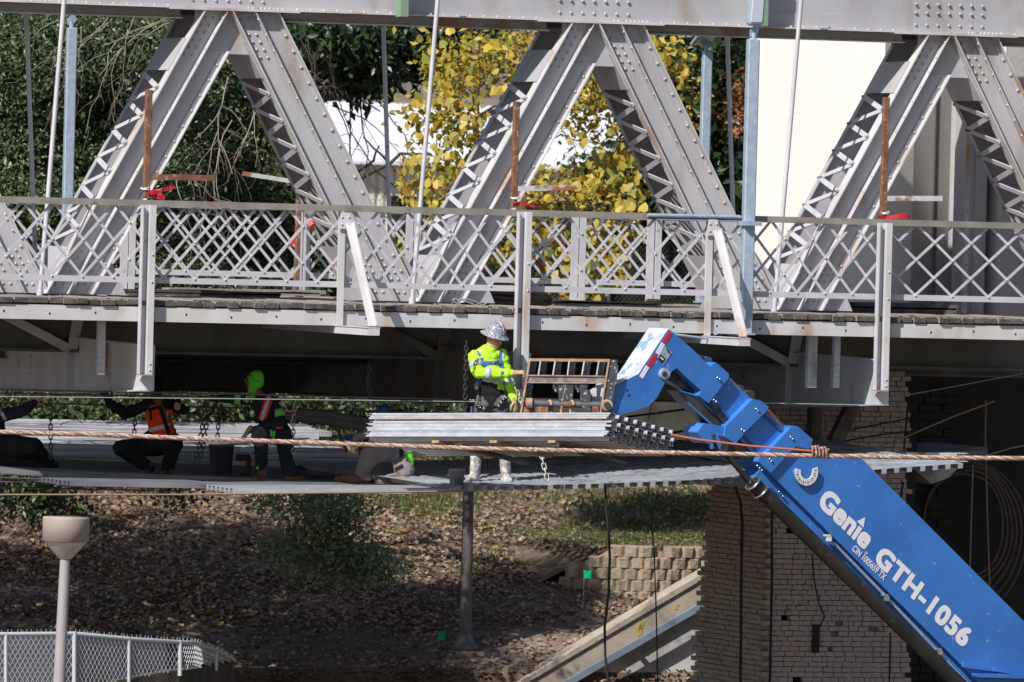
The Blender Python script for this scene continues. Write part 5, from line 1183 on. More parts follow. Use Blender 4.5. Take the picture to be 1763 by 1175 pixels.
# slack ropes and hoses
g = 'hoses and ropes hanging in front of the pier'
for pts, y, r_, m_, lab in [
    ([(1042, 838), (1044, 880), (1048, 920), (1050, 960), (1048, 1020), (1041, 1080), (1042, 1130), (1048, 1180)], -1.2, .0145, black, 'thick black hose hanging left of the stair wall'),
    ([(1116, 838), (1120, 880), (1126, 950), (1129, 1030), (1131, 1100), (1132, 1180)], -1.2, .008, black, 'thin black cord hanging in front of the block wall'),
    ([(1266, 838), (1275, 865), (1278, 900), (1276, 1000), (1275, 1180)], 3.3, .017, black, 'black hose hanging down the left side of the brick pier'),
    ([(1329, 870), (1329, 1000), (1327, 1100), (1325, 1180)], 3.3, .015, black, 'black hose second from the left on the brick pier'),
    ([(1398, 955), (1402, 1000), (1410, 1040), (1420, 1062), (1408, 1085), (1404, 1105)], 3.3, .009, black, 'kinked black cord ending in the dark recess of the pier'),
    ([(1533, 1090), (1531, 1180)], 3.2, .011, black, 'short black hose right of the boom cylinder'),
    ([(1555, 830), (1552, 850), (1546, 890), (1546, 925)], 3.2, .014, black, 'black hose above the boom near the right sheet edge'),
    ([(1697, 690), (1696, 760), (1700, 900), (1703, 1000), (1708, 1090)], 6.5, .012, wire_b, 'brown rope hanging at far right'),
    ([(1675, 800), (1672, 900), (1668, 1040)], 6.5, .009, wire_g, 'grey thin rope beside the brown rope'),
    ([(1430, 795), (1500, 775), (1560, 752), (1640, 718), (1712, 691)], 2.5, .010, wire_b, 'brown rope slanting up below the dark girder at right'),
    ([(1530, 686), (1620, 670), (1700, 655), (1790, 638)], 1.6, .006, wire_g, 'thin grey wire slanting up at far right'),
    ([(1700, 784), (1740, 772), (1790, 762)], 2.0, .010, wire_b, 'brown rope rising to the right edge'),
    ([(1080, 718), (1180, 705), (1300, 696), (1400, 686)], 9, .016, black, 'black cable crossing the lit slope behind the boom head'),
    ([(1160, 745), (1260, 730), (1400, 712), (1690, 694)], 9, .016, black, 'second black cable crossing the slope behind the boom'),
    ([(1160, 775), (1300, 757), (1480, 740), (1560, 728)], 9, .016, black, 'lowest black cable crossing the slope behind the boom'),
    ([(1123, 692), (1116, 722)], -1.8, .006, black, 'short black string below the boom head'),
    ([(1563, 700), (1557, 760), (1556, 800)], 3.2, .012, black, 'black cord beside the stone wall above the platform'),
    ([(1455, 742), (1560, 722), (1640, 706)], 3.3, .010, black, 'upper black cord across the stone wall at right'),
    ([(1440, 762), (1520, 748), (1640, 735)], 3.3, .010, black, 'lower black cord across the stone wall at right')]:
    wire('hanging_rope', pts, y, r_, m_, lab, 'rope', g)
t = thing('rope_coil', at(1660, 930, 6.8), 'large coil of brown rope hanging in the dark recess at right', 'rope coil')
for k in range(6):
    mb = MB(); cu_, cv_ = 1658 + 3 * k, 905 + 3 * k; a0, b0 = 68 + 5 * k, 92 + 7 * k
    mb.tube([at(cu_ + a0 * math.cos(q), cv_ + b0 * math.sin(q) + 4 * math.sin(3 * q + k), 6.7 + .04 * k) for q in np.linspace(0, 2 * math.pi, 40)], .018, 6); mb.build('rope_turn', ropeb, t)

# ------------------------------------------------------------ retaining wall of split blocks
t = thing('retaining_wall', at(1120, 1050, 18), 'tan split-face block retaining wall on the slope left of the pier', 'retaining wall')
bk = []
for k in range(4):
    mb = MB(); rr = random.Random(k); e = lambda a_: rr.uniform(-a_, a_)
    V = [(-.106, .02, -.079), (.106, .02, -.079), (.106, .02, .079), (-.106, .02, .079), (-.05, -.03 + e(.01), -.068), (.05, -.03 + e(.01), -.068), (.055, -.035 + e(.01), .06), (-.055, -.035 + e(.01), .06), (-.106, .15, -.079), (.106, .15, -.079), (.106, .15, .079), (-.106, .15, .079)]
    mb.add(V, [(4, 5, 6, 7), (0, 1, 5, 4), (1, 2, 6, 5), (2, 3, 7, 6), (3, 0, 4, 7), (1, 0, 8, 9), (2, 1, 9, 10), (3, 2, 10, 11), (0, 3, 11, 8)]); bk.append(mb.mesh('block', block_m))
def wally(x, x0): return 18.0 + .55 * max(0, (x0 + 1.0 - x)) ** 1.2
xr_ = at(1300, 1000, 18).x; xl_ = at(1000, 1000, 18).x
rw_top = [(1000, 962), (1010, 960), (1032, 948), (1050, 936), (1155, 944), (1157, 935), (1240, 943)]
for r_ in range(15):
    x = xl_ + (.09 if r_ % 2 else 0) ; i = 0
    while x < xr_:
        y = wally(x, xl_); z = at(1120, 1165, 18).z + r_ * .152
        p = Vector((x, y, z)); q = p - C; u = 881.5 + q.dot(Rr) / q.dot(F) * FPX; v = 587.5 - q.dot(Ur) / q.dot(F) * FPX
        vt = np.interp(u, [a_[0] for a_ in rw_top], [a_[1] for a_ in rw_top])
        ang = math.atan2(wally(x + .1, xl_) - y, .1)
        if v - 9 > vt: link('block', bk[(i + r_) % 4], t, mat4=Matrix.Translation(p + Vector((0, random.uniform(-.012, .012), 0))) @ Matrix.Rotation(ang, 4, 'Z') @ Matrix.Rotation(R(random.uniform(-2, 2)), 4, 'Y'))
        x += .196 * math.cos(ang); i += 1
mb = MB(); n = 14; top = []
P = []
for i in range(n + 1):
    x = xl_ + (xr_ - xl_) * i / n; P.append(Vector((x, wally(x, xl_) + .06, at(1120, 1140, 18).z)))
zt_ = at(1150, 947, 18).z
def ztop(p):
    q = p - C; u = 881.5 + q.dot(Rr) / q.dot(F) * FPX; return at(u, np.interp(u, [a_[0] for a_ in rw_top], [a_[1] for a_ in rw_top]) + 6, p.y).z
for i in range(n): mb.add([P[i], P[i+1], Vector((P[i+1].x, P[i+1].y, ztop(P[i+1]))), Vector((P[i].x, P[i].y, ztop(P[i])))], [(0, 1, 2, 3)])
mb.build('backing', block_m, t)
# terrace of earth behind the wall
mb = MB(); V = []; m_ = 6
for j in range(m_):
    for i in range(n + 1):
        x = xl_ - .3 * (i == 0) + (xr_ + 1.0 * (i == n) - xl_) * i / n; y0 = wally(x, xl_) + .1; y = y0 + j * .7
        V.append((x, y, max(ztop(Vector((x, y0 - .1, zt_))) - .01 + .045 * (y - y0) , gz(x, y)) if (j < 4 and i > 0) else gz(x, y) - .02))
mb.add(V, [(j*(n+1)+i, j*(n+1)+i+1, (j+1)*(n+1)+i+1, (j+1)*(n+1)+i) for j in range(m_-1) for i in range(n)], True)
tag(mb.build('terrace', soil, loc=(0, 0, 0)), 'level earth terrace behind the block wall', kind='structure')
tv = np.array(V); Pp = []
for _ in range(5200):
    x = random.uniform(xl_, xr_ + .3); y = wally(x, xl_) + random.uniform(.1, 2.4); Pp.append((x, y, max(zt_ - .02 + .045 * (y - wally(x, xl_) - .1), gz(x, y))))
Pp = np.array(Pp); k = len(Pp); A = unit(k) * .45; A[:, 2] = 1; A /= np.linalg.norm(A, axis=1, keepdims=True); B_ = np.cross(A, unit(k)); sz = rng.uniform(.03, .07, (k, 1))
Lp = Pp[rng.choice(k, 2600)]; kk = len(Lp); Nn = unit(kk) * .6; Nn[:, 2] = 1; Nn /= np.linalg.norm(Nn, axis=1, keepdims=True); LA = np.cross(Nn, unit(kk)); LA /= np.linalg.norm(LA, axis=1, keepdims=True); LB = np.cross(Nn, LA)
tag(link('leaf_litter', leaf_mesh('leaf_litter', Lp + np.array([0, 0, .03]) + rng.normal(size=(kk, 3)) * np.array([.05, .05, .005]), LA * .04, LB * .032, litter_m, fold=.4)), 'fallen leaves on the terrace above the block wall', kind='stuff')
tag(link('grass', leaf_mesh('grass', Pp + A * sz * .7, A * sz, B_ * sz * .14, grass_m)), 'green grass strip on the terrace above the block wall', kind='stuff')

# ------------------------------------------------------------ stair parapet with handrail
Ys = 14.0
t = thing('stair_wall', at(1100, 1170, Ys), 'sloping concrete stair parapet rising towards the brick pier', 'stair wall')
def sp(poly, y, dy, name, m): mb = MB(); mb.prism([at(u, v, y) for u, v in poly], (0, dy, 0)); return mb.build(name, m, t)
sp([(880, 1190), (1262, 965), (1262, 1015), (965, 1190)], Ys, .28, 'parapet', conc)
sp([(868, 1190), (1262, 957), (1262, 967), (884, 1190)], Ys - .03, .34, 'coping', conc)
sp([(965, 1187), (1262, 1012), (1262, 1200), (960, 1200)], Ys + .10, .2, 'lower_wall', conc_l)
a = at(960, 1186, Ys - .12); b = at(1262, 1012, Ys - .12)
t = thing('handrail', a, 'blue-grey flat handrail fixed along the sloping stair parapet', 'handrail')
mb = MB(); mb.beam(a, b, .05, .085, Z); mb.build('rail', handrail, t)
for u, v in ((1093, 1112), (1215, 1040)): mb = MB(); mb.box(at(u, v, Ys - .05), .05, .1, .06); mb.build('bracket', handrail, t)
t = bpy.data.objects[[o.name for o in COL.objects if o.name.startswith('stair_wall')][0]]
for u0, v0, u1, v1, wpx in ((1096, 1085, 1106, 1076, 10), (1100, 1096, 1106, 1070, 8), (1162, 1050, 1166, 1040, 7), (1210, 1028, 1213, 1010, 8), (1206, 1048, 1209, 1040, 9), (1103, 1102, 1100, 1108, 8)):
    mb = MB(); mb.beam(at(u0, v0, Ys - .004), at(u1, v1, Ys - .004), .004, wpx * PX, X); mb.build('yellow_paint_mark', yellowp, t)

# ------------------------------------------------------------ lamps, flags, chain link fence
b = at(800, 1128, 15.0); b.z = gz(b.x, 15.0); t = thing('park_lamp', b, 'dark lamp pole standing on a concrete foot under the platform', 'lamp post')
mb = MB(); mb.lathe([(.075, .15), (.07, 1.6), (.066, 2.7)], b, 20); mb.build('pole', pole_d, t)
mb = MB(); mb.lathe([(.0, .02), (.17, .02), (.175, .08), (.12, .13), (.095, .22), (.075, .24)], b, 24); mb.build('pole_base', pole_d, t)
mb = MB(); mb.boxm(Matrix.Translation(b + Vector((0, .02, -.05))) @ Matrix.Rotation(.1, 4, 'Z'), .40, .40, .14); mb.build('concrete_foot', conc, t, bevel=.01)
d_ = 87.5; k_ = PX * d_ / 95
c = S(114, 890, d_); b = S(103, 1175, d_); zb_ = c.z - 3.4; t = thing('park_lamp', Vector((b.x, b.y, zb_)), 'beige drum shaped lamp on a pale pole in the lower left foreground', 'lamp post')
mb = MB(); mb.lathe([(0, .0), (.235, -.002), (.24, -.02), (.24, -.25), (.225, -.255)], c, 40); mb.build('lamp_drum', lamp_c, t)
mb = MB(); mb.lathe([(.222, -.256), (.075, -.42), (.06, -.43)], c, 36); mb.build('lamp_cone', lamp_w, t)
bb = S(101, 1200, d_); dirp = (bb - (c - Z * .43)).normalized(); mb = MB(); mb.tube([c - Z * .42, Vector((bb.x, bb.y, bb.z)), (c - Z * .43) + dirp * 3.0], [.052, .064, .068], 24); mb.build('pole', lamp_p, t)
for u, v, y, lab in ((1011, 989, 16.5, 'small green marker flag in front of the block wall'), (761, 1095, 15.2, 'small green marker flag left of the dark lamp pole')):
    p = at(u, v, y); g_ = gz(p.x, y); t = thing('marker_flag', Vector((p.x, y, g_)), lab, 'flag', 'green marker flags')
    mb = MB(); mb.tube([Vector((p.x - .04, y, g_)), Vector((p.x - .045, y, p.z + .05))], .003, 5); mb.build('wire_stem', wire_g, t)
    mb = MB(); mb.prism([p + Vector(q) for q in [(-.05, 0, -.06), (0, -.01, -.055), (.055, .0, -.06), (.055, .0, .055), (.0, -.012, .06), (-.05, 0, .055)]], (0, .003, 0)); mb.build('flag_cloth', flag_m, t)
# fence
fp = [(-30, 1092, .0), (10, 1092, .0), (128, 1091, .0), (222, 1100, .25), (310, 1106, .5), (335, 1107, .8), (372, 1120, 1.6), (404, 1138, 2.6)]
fb = [(-30, 1215), (10, 1215), (128, 1200), (222, 1173), (310, 1156), (335, 1152), (372, 1147), (404, 1140)]
t = thing('chain_link_fence', at(128, 1170, 0), 'galvanised chain link fence curving round the lower left corner', 'fence')
T_ = [at(u, v, y) for u, v, y in fp]; Bt = [at(u, v, fp[i][2]) for i, (u, v) in enumerate(fb)]
mb = MB(); mb.tube(T_, .022, 8); mb.build('top_rail', link_w, t)
for i in (1, 2, 3, 4, 6): mb = MB(); mb.tube([Bt[i] - Z * .05, T_[i] + Z * .02], .026 if i in (2, 4) else .021, 8); mb.build('post', link_w, t)
mb = MB(); L_ = [0]
for i in range(len(T_) - 1): L_.append(L_[-1] + (T_[i+1] - T_[i]).length)
def fpt(s_, h):
    a = Vector([np.interp(s_, L_, [p[j] for p in T_]) for j in range(3)]); b = Vector([np.interp(s_, L_, [p[j] for p in Bt]) for j in range(3)])
    return a, b
st = .058; hh = .05
for k in range(-16, int(L_[-1] / st) + 16):
    for sg in (1, -1):
        prev = None
        for j in range(18):
            s_ = k * st + sg * j * st / 2
            if s_ < 0 or s_ > L_[-1]: prev = None; continue
            a, b = fpt(s_, 0); z = a.z - j * hh
            if z < b.z: break
            q = Vector((a.x, a.y - .01 * sg, z))
            if prev is not None: mb.beam(prev, q, .0045, .0045)
            prev = q
for k in range(90):
    s_ = L_[-1] * k / 90; a, b = fpt(s_, 0); mb.beam(a, a + Vector((random.uniform(-.02, .02), 0, .05)), .004, .004)
o = mb.build('wire_mesh', link_w, t); o['kind'] = 'stuff'
Wp = [Vector((p.x, p.y + .02, p.z)) for p in Bt]
mb = MB()
for i in range(len(Wp) - 1):
    a, b = Wp[i], Wp[i+1]; mb.add([a, b, Vector((b.x, b.y, -7)), Vector((a.x, a.y, -7)), a + Vector((-.1, .25, 0)), b + Vector((-.1, .25, 0))], [(0, 3, 2, 1), (0, 1, 5, 4)])
e = Wp[-1]; mb.add([e, e + Vector((.0, .6, 0)), Vector((e.x, e.y + .6, -7)), Vector((e.x, e.y, -7))], [(0, 1, 2, 3)])
tag(mb.build('ramp_wall', conc_k), 'dark mossy concrete ramp wall below the curved fence', 'wall')
mb = MB(); P = [Vector((p.x + .0, p.y + .5, p.z)) for p in T_]
for i in range(5):
    a, b = P[i], P[i+1]; mb.add([Vector((a.x, a.y, a.z - .03)), Vector((b.x, b.y, b.z - .03)), Vector((b.x, b.y, -7)), Vector((a.x, a.y, -7))], [(0, 1, 2, 3)])
a, b = P[5], Vector((T_[7].x - .05, T_[7].y + .05, T_[7].z)); mb.add([Vector((a.x, a.y, a.z - .03)), Vector((b.x, b.y, b.z - .03)), Vector((b.x, b.y, -7)), Vector((a.x, a.y, -7))], [(0, 1, 2, 3)])
tag(mb.build('parapet_wall', conc_g), 'grey concrete wall directly behind the chain link fence', 'wall')
# dark pipe bundle at the back of the platform
t = thing('conduit_bundle', at(570, 725, 6), 'bundle of dark grey pipes lying slanted behind the tan trousers worker', 'pipes')
for k in range(2):
    mb = MB(); mb.tube([at(488, 708 + k * 9, 6 + .02 * k), at(560, 714 + k * 11, 6), at(650, 729 + k * 12, 6)], .05, 12); mb.build('pipe', mat('dull_pipe', (.34, .31, .33), rough=.7) if k == 0 else bpy.data.materials['dull_pipe'], t)
# ------------------------------------------------------------ people
class Blob:
    def __init__(s): s.mb = MB()
    def cap(s, p0, r0, p1, r1, fl=1.0, fdir=None, seg=14):
        """closed tapered capsule; fl flattens the section along fdir"""
        p0, p1 = Vector(p0), Vector(p1); d = p1 - p0; L = max(d.length, 1e-4); d = d / L; fdir = fdir or F
        a = d.cross(fdir)
        if a.length < .1: a = d.cross(Ur)
        a.normalize(); b = d.cross(a).normalized(); prof = []
        for i in range(5): t = math.pi / 2 * i / 4; prof.append((p0 - d * r0 * math.cos(t), r0 * math.sin(t)))
        for i in range(5): t = math.pi / 2 * (4 - i) / 4; prof.append((p1 + d * r1 * math.cos(t), r1 * math.sin(t)))
        vs = []; n = len(prof)
        for c, r_ in prof:
            r_ = max(r_, .0008)
            for k in range(seg): q = 2 * math.pi * k / seg; vs.append(c + a * math.cos(q) * r_ + b * math.sin(q) * r_ * fl)
        fs = [(i*seg+k, i*seg+(k+1) % seg, (i+1)*seg+(k+1) % seg, (i+1)*seg+k) for i in range(n-1) for k in range(seg)]
        fs += [tuple(range(seg-1, -1, -1)), tuple((n-1)*seg+k for k in range(seg))]
        s.mb.add(vs, fs)
    def ell(s, c, rx, ry, rz, ax=None):
        ax = ax or (Rr, F, Ur); c = Vector(c); vs = []; fs = []; R_, S_ = 10, 14
        for i in range(R_ + 1):
            ph = math.pi * i / R_; sp_ = max(math.sin(ph), .01)
            for k in range(S_): t = 2 * math.pi * k / S_; vs.append(c + ax[0] * (sp_ * math.cos(t) * rx) + ax[1] * (sp_ * math.sin(t) * ry) + ax[2] * (math.cos(ph) * rz))
        fs = [(i*S_+k, (i+1)*S_+k, (i+1)*S_+(k+1) % S_, i*S_+(k+1) % S_) for i in range(R_) for k in range(S_)]
        fs += [tuple(range(S_)), tuple(reversed([R_*S_+k for k in range(S_)]))]
        s.mb.add(vs, fs)
    def make(s, name, m, parent, voxel=.012, smooth=3, wr=0, ws=9):
        me = s.mb.mesh(name, m); o = bpy.data.objects.new('tmp', me); COL.objects.link(o)
        r_ = o.modifiers.new('r', 'REMESH'); r_.mode = 'VOXEL'; r_.voxel_size = voxel; r_.use_smooth_shade = True
        sm = o.modifiers.new('s', 'SMOOTH'); sm.iterations = smooth; sm.factor = .5
        bpy.context.view_layer.update(); me2 = bpy.data.meshes.new_from_object(o.evaluated_get(bpy.context.evaluated_depsgraph_get()))
        bpy.data.objects.remove(o); n = len(me2.vertices); co = np.empty(n * 3, np.float32); me2.vertices.foreach_get('co', co); co = co.reshape(-1, 3)
        if wr:
            no = np.empty(n * 3, np.float32); me2.vertices.foreach_get('normal', no); no = no.reshape(-1, 3)
            dd = np.array([mnoise.noise(Vector((c[0] * ws, c[1] * ws, c[2] * ws * 2.2))) + .5 * mnoise.noise(Vector((c[0] * ws * 2.3 + 5, c[1] * ws * 2, c[2] * ws * 4))) for c in co]); co = co + no * (dd * wr)[:, None]
        s.bv = BVHTree.FromPolygons([Vector(c) for c in co], [tuple(p.vertices) for p in me2.polygons])
        co = co - np.array(WL[parent.name]); me2.vertices.foreach_set('co', co.reshape(-1).astype(np.float32)); me2.materials.clear(); me2.materials.append(m)
        me2.polygons.foreach_set('use_smooth', [True] * len(me2.polygons)); me2.update()
        return link(name, me2, parent)
def glove(parent, wr, d, up, m, s_=1.0, curl=.9, name='glove', side=1):
    """wrist point, hand direction d, up = back of the hand; fingers curl towards -up"""
    d = d.normalized(); up = (up - d * up.dot(d)).normalized(); sd = d.cross(up).normalized() * side; b = Blob()
    b.cap(wr - d * .03 * s_, .036 * s_, wr + d * .02 * s_, .034 * s_, .8, up); b.cap(wr + d * .01, .032 * s_, wr + d * .075 * s_, .040 * s_, .5, up)
    for k, (off, L) in enumerate([(.030, .078), (.010, .088), (-.011, .082), (-.030, .064)]):
        p = wr + d * .070 * s_ + sd * off * s_; q = p; a = .15 + .15 * curl
        for j in range(3):
            dr = d * math.cos(a) - up * math.sin(a); q2 = q + dr * L * s_ * (.45, .32, .26)[j]; b.cap(q, (.0115 - .001 * j) * s_, q2, (.0105 - .001 * j) * s_); q = q2; a += curl * .75
    p = wr + d * .015 * s_ + sd * .032 * s_; q = p + (d * .6 + sd * .75 - up * .2).normalized() * .045 * s_; q2 = q + (d * .85 + sd * .1 - up * .5 * curl).normalized() * .036 * s_
    b.cap(p, .016 * s_, q, .0135 * s_); b.cap(q, .0135 * s_, q2, .0105 * s_)
    return b.make(name, m, parent, .0042, 2)
def ribbon(bv, pts, d, wpx, m, name, parent, off=.004, th=.004):
    """webbing that follows a garment: pixel path cast onto the garment surface"""
    P = []
    for u, v in pts:
        h = bv.ray_cast(S(u, v, d - 1.2), ray(u, v).normalized()); 
        if h[0] is not None: P.append((h[0] - F * off, h[1]))
    if len(P) < 2: return None
    mb = MB(); Vt = []
    for i, (p, n) in enumerate(P):
        t_ = (P[min(i+1, len(P)-1)][0] - P[max(i-1, 0)][0]).normalized(); n_ = (n if n.dot(F) < 0 else -n) * .35 - F * .65; a = t_.cross(n_).normalized() * wpx * PX / 2
        Vt += [p - a, p + a, p + a + F * th, p - a + F * th]
    fs = []
    for i in range(len(P) - 1):
        q = i * 4
        for k in range(4): k2 = (k + 1) % 4; fs.append((q + k, q + k2, q + 4 + k2, q + 4 + k))
    fs += [(3, 2, 1, 0), tuple((len(P)-1)*4 + k for k in range(4))]
    mb.add(Vt, fs); return mb.build(name, m, parent)
def path(a, b, n=10, sag=0): return [(a[0] + (b[0]-a[0]) * i / n, a[1] + (b[1]-a[1]) * i / n + sag * math.sin(math.pi * i / n)) for i in range(n + 1)]
def cuff(parent, p0, p1, r0, r1, t0, t1, m, name='reflective_band', fl=1.0):
    d = (p1 - p0); a = p0 + d * t0; b = p0 + d * t1; ra = r0 + (r1 - r0) * t0; rb = r0 + (r1 - r0) * t1; dd = d.normalized(); x_ = dd.cross(F)
    x_ = x_.normalized() if x_.length > .1 else dd.cross(Ur).normalized(); y_ = dd.cross(x_).normalized(); mb = MB(); vs = []
    for c, r_ in ((a, ra), (b, rb), (b, rb - .006), (a, ra - .006)):
        for k in range(18): q = 2 * math.pi * k / 18; vs.append(c + x_ * math.cos(q) * r_ + y_ * math.sin(q) * r_ * fl)
    mb.add(vs, [(i*18+k, i*18+(k+1) % 18, ((i+1) % 4)*18+(k+1) % 18, ((i+1) % 4)*18+k) for i in range(4) for k in range(18)], True); return mb.build(name, m, parent)

# --- the standing worker
d0 = 94.6; ZP = S(842, 834, d0).z + .012; J = lambda u, v, dd=0: S(u, v, d0 + dd)
W1 = thing('person', onz(842, 836, ZP), 'worker in lime shirt and speckled hard hat resting a glove on the fork carriage', 'person')
fh = (Rr * .70 - F * .60 - Ur * .33).normalized(); sh = fh.cross(Ur).normalized(); uh = sh.cross(fh).normalized(); hc = J(851, 583)
Sh1, El1, Wr1 = J(816, 614, -.02), J(823, 643, -.14), J(879, 643, -.24)
Sh2, El2, Wr2 = J(864, 611, .04), J(875, 652, .04), J(885, 688, -.06)
Hl, Hr = J(833, 700, 0), J(860, 700, .02); Kl, Kr = J(824, 768, -.04), J(868, 766, .0); Al, Ar = J(818, 822, 0), J(871, 822, .03)
b = Blob()
b.ell(hc + uh * .01, .074, .094, .108, (sh, fh, uh)); b.ell(hc - uh * .055 + fh * .028, .056, .062, .060, (sh, fh, uh)); b.ell(hc - uh * .088 + fh * .058, .030, .028, .022, (sh, fh, uh))
b.cap(hc + fh * .088 + uh * .018, .010, hc + fh * .112 - uh * .020, .014); b.ell(hc + fh * .10 - uh * .056, .024, .012, .008, (sh, fh, uh)); b.ell(hc + fh * .085 + uh * .03, .045, .016, .010, (sh, fh, uh))
for s_ in (1, -1): b.ell(hc + sh * .077 * s_ - fh * .005 - uh * .01, .010, .020, .032, (sh, fh, uh)); b.ell(hc + sh * .04 * s_ + fh * .065 - uh * .02, .024, .02, .02, (sh, fh, uh))
b.cap(hc - uh * .07 - fh * .01, .054, J(838, 606, .0), .062); b.cap(J(838, 606), .08, J(843, 650), .115, .8); b.cap(J(843, 650), .115, J(846, 695), .125, .8)
for a_, e_, w_ in ((Sh1, El1, Wr1), (Sh2, El2, Wr2)): b.cap(a_, .048, e_, .04); b.cap(e_, .04, w_, .028)
for a_, e_, w_ in ((Hl, Kl, Al), (Hr, Kr, Ar)): b.cap(a_, .075, e_, .05); b.cap(e_, .045, w_, .028)
b.make('body', skin, W1, .0075, 2)
b = Blob(); b.cap(J(822, 612), .066, J(858, 611, .03), .062, .95); b.cap(J(838, 612), .125, J(841, 645), .150, .72); b.cap(J(841, 640), .150, J(846, 668), .140, .75); b.cap(J(838, 603), .074, J(839, 612), .09)
b.cap(Sh1, .074, El1, .066); b.cap(El1, .068, Wr1, .050); b.cap(Sh2, .066, El2, .058); b.cap(El2, .056, Wr2, .044)
b.make('shirt', lime, W1, .010, 3, .014, 8); shirt = b.bv
b = Blob(); b.cap(J(841, 659), .152, J(846, 684), .146, .77); b.cap(J(846, 684), .147, J(846, 692), .14, .78); b.make('shirt_lower', cloth_k, W1, .010, 3, .008, 9); low = b.bv
b = Blob(); b.cap(J(838, 693), .13, J(855, 694), .13, .8); b.cap(Hl, .105, Kl, .085, .9); b.cap(Kl, .082, J(820, 786), .072); b.cap(Hr, .105, Kr, .085, .9); b.cap(Kr, .082, J(870, 786, .01), .072)
b.make('trousers', cloth_g, W1, .010, 3, .010, 10); tro = b.bv
for (k_, a_, fd) in ((J(820, 778, -.02), J(817, 822), -1), (J(869, 782, .01), J(871, 822, .03), .6)):
    b = Blob(); b.cap(k_, .066, a_, .056); hd_ = (Rr * .45 * fd - F * .85).normalized(); hd_.z = 0; hd_.normalize(); bt = Vector((a_.x, a_.y, ZP + .045))
    b.cap(bt - hd_ * .03, .052, bt + hd_ * .05 + Z * .01, .050, .9, Z); b.cap(bt + hd_ * .05, .047, bt + hd_ * .135 - Z * .006, .038, .85, Z); b.make('rubber_boot', boot_m, W1, .009, 3, .004, 14)
    mb = MB(); mb.boxm(Matrix.Translation(bt + hd_ * .05 - Z * .038) @ hd_.to_track_quat('X', 'Z').to_matrix().to_4x4(), .25, .085, .016); mb.build('boot_sole', cloth_g, W1, bevel=.006)
glove(W1, Wr1 + (Wr1 - El1).normalized() * .035, Rr * 1.0 + Ur * .12 - F * .05, Ur * 1.0 - F * .35, glove_m, 1.12, 1.15, side=-1)
glove(W1, Wr2 + (Wr2 - El2).normalized() * .03, -Ur + Rr * .15, Rr * .8 - F * .5, glove_m, 1.05, .5, side=1)
# hard hat
def lathe_ax(prof, c, ax, seg=36):
    vs = []; n = len(prof)
    for r_, h, rf in prof:
        for k in range(seg): q = 2 * math.pi * k / seg; vs.append(c + ax[0] * math.cos(q) * r_ * .92 + ax[1] * math.sin(q) * (r_ + rf) + ax[2] * h)
    return vs, [(i*seg+k, i*seg+(k+1) % seg, (i+1)*seg+(k+1) % seg, (i+1)*seg+k) for i in range(n-1) for k in range(seg)]
ht = hc + uh * .052 - fh * .005; ax = (sh, fh, uh); mb = MB()
vs, fs = lathe_ax([(0, .138, 0), (.04, .134, 0), (.075, .118, 0), (.102, .088, 0), (.116, .045, 0), (.12, .012, 0), (.128, .006, 0), (.165, -.016, .006), (.168, -.022, .006), (.160, -.022, .006), (.118, -.002, 0)], ht, ax); mb.add(vs, fs, True)
mb.build('hard_hat', helmet_m, W1)
mb = MB(); mb.tube([ht + ax[1] * .118 * math.cos(q) + uh * (.142 * math.sin(q) if False else 0) + uh * (.015 + .128 * math.sin(q)) for q in np.linspace(.15, 2.99, 16)], .011, 8); mb.build('hat_ridge', helmet_m, W1)
mb = MB(); P = [hc + uh * (.028 - .004 * abs(q)) + sh * .082 * math.sin(q) + fh * (.104 * math.cos(q)) for q in np.linspace(-1.25, 1.25, 15)]
for i in range(14): mb.beam(P[i], P[i+1], .008, .034 if 2 < i < 12 else .014, uh)
mb.build('safety_glasses', glass_k, W1)
mb = MB(); mb.beam(hc + fh * .104 - uh * .057 - sh * .018, hc + fh * .104 - uh * .057 + sh * .018, .004, .005, uh); mb.build('mouth', boot_b, W1)
# harness, bands
ribbon(shirt, path((819, 601), (833, 625), 6) + path((834, 627), (836, 632), 3), d0, 7, strap_b, 'harness_strap', W1)
ribbon(shirt, path((861, 600), (863, 622), 6) + path((864, 626), (866, 650), 5), d0, 6, strap_b, 'harness_strap', W1)
ribbon(shirt, path((834, 626), (866, 623), 8, 1), d0, 7, strap_b, 'chest_strap', W1, .008)
ribbon(shirt, path((826, 648), (820, 672), 5), d0, 7, strap_b, 'harness_strap', W1, .010); ribbon(low, path((826, 655), (818, 682), 5), d0, 7, strap_b, 'harness_strap', W1, .010)
for u, v, wx, wz in ((859, 622, .05, .055), (850, 624, .035, .035), (820, 666, .04, .065), (868, 660, .03, .05)):
    h = shirt.ray_cast(S(u, v, d0 - 1.2), ray(u, v).normalized()); p = (h[0] if h[0] else J(u, v, -.12)) - F * .014; mb = MB(); m_ = Matrix.Translation(p) @ Matrix(((Rr.x, F.x, Ur.x, 0), (Rr.y, F.y, Ur.y, 0), (Rr.z, F.z, Ur.z, 0), (0, 0, 0, 1)))
    mb.boxm(m_, wx, .012, wz); mb.build('buckle', carr2, W1, bevel=.003)
ribbon(shirt, path((810, 647), (818, 652), 3) + path((820, 653), (868, 655), 9, 1), d0, 6, refl, 'reflective_band', W1, .005)
ribbon(shirt, path((818, 600), (828, 607), 4), d0, 6, refl, 'reflective_band', W1, .003)
ribbon(shirt, path((866, 610), (866, 622), 4), d0, 4, refl, 'reflective_band', W1, .005)
cuff(W1, Sh1, El1, .080, .074, .42, .68, refl); cuff(W1, El1, Wr1, .073, .057, .28, .44, refl); cuff(W1, El2, Wr2, .062, .052, .12, .34, refl); cuff(W1, El1, Wr1, .058, .056, .86, 1.0, lime, 'sleeve_cuff')
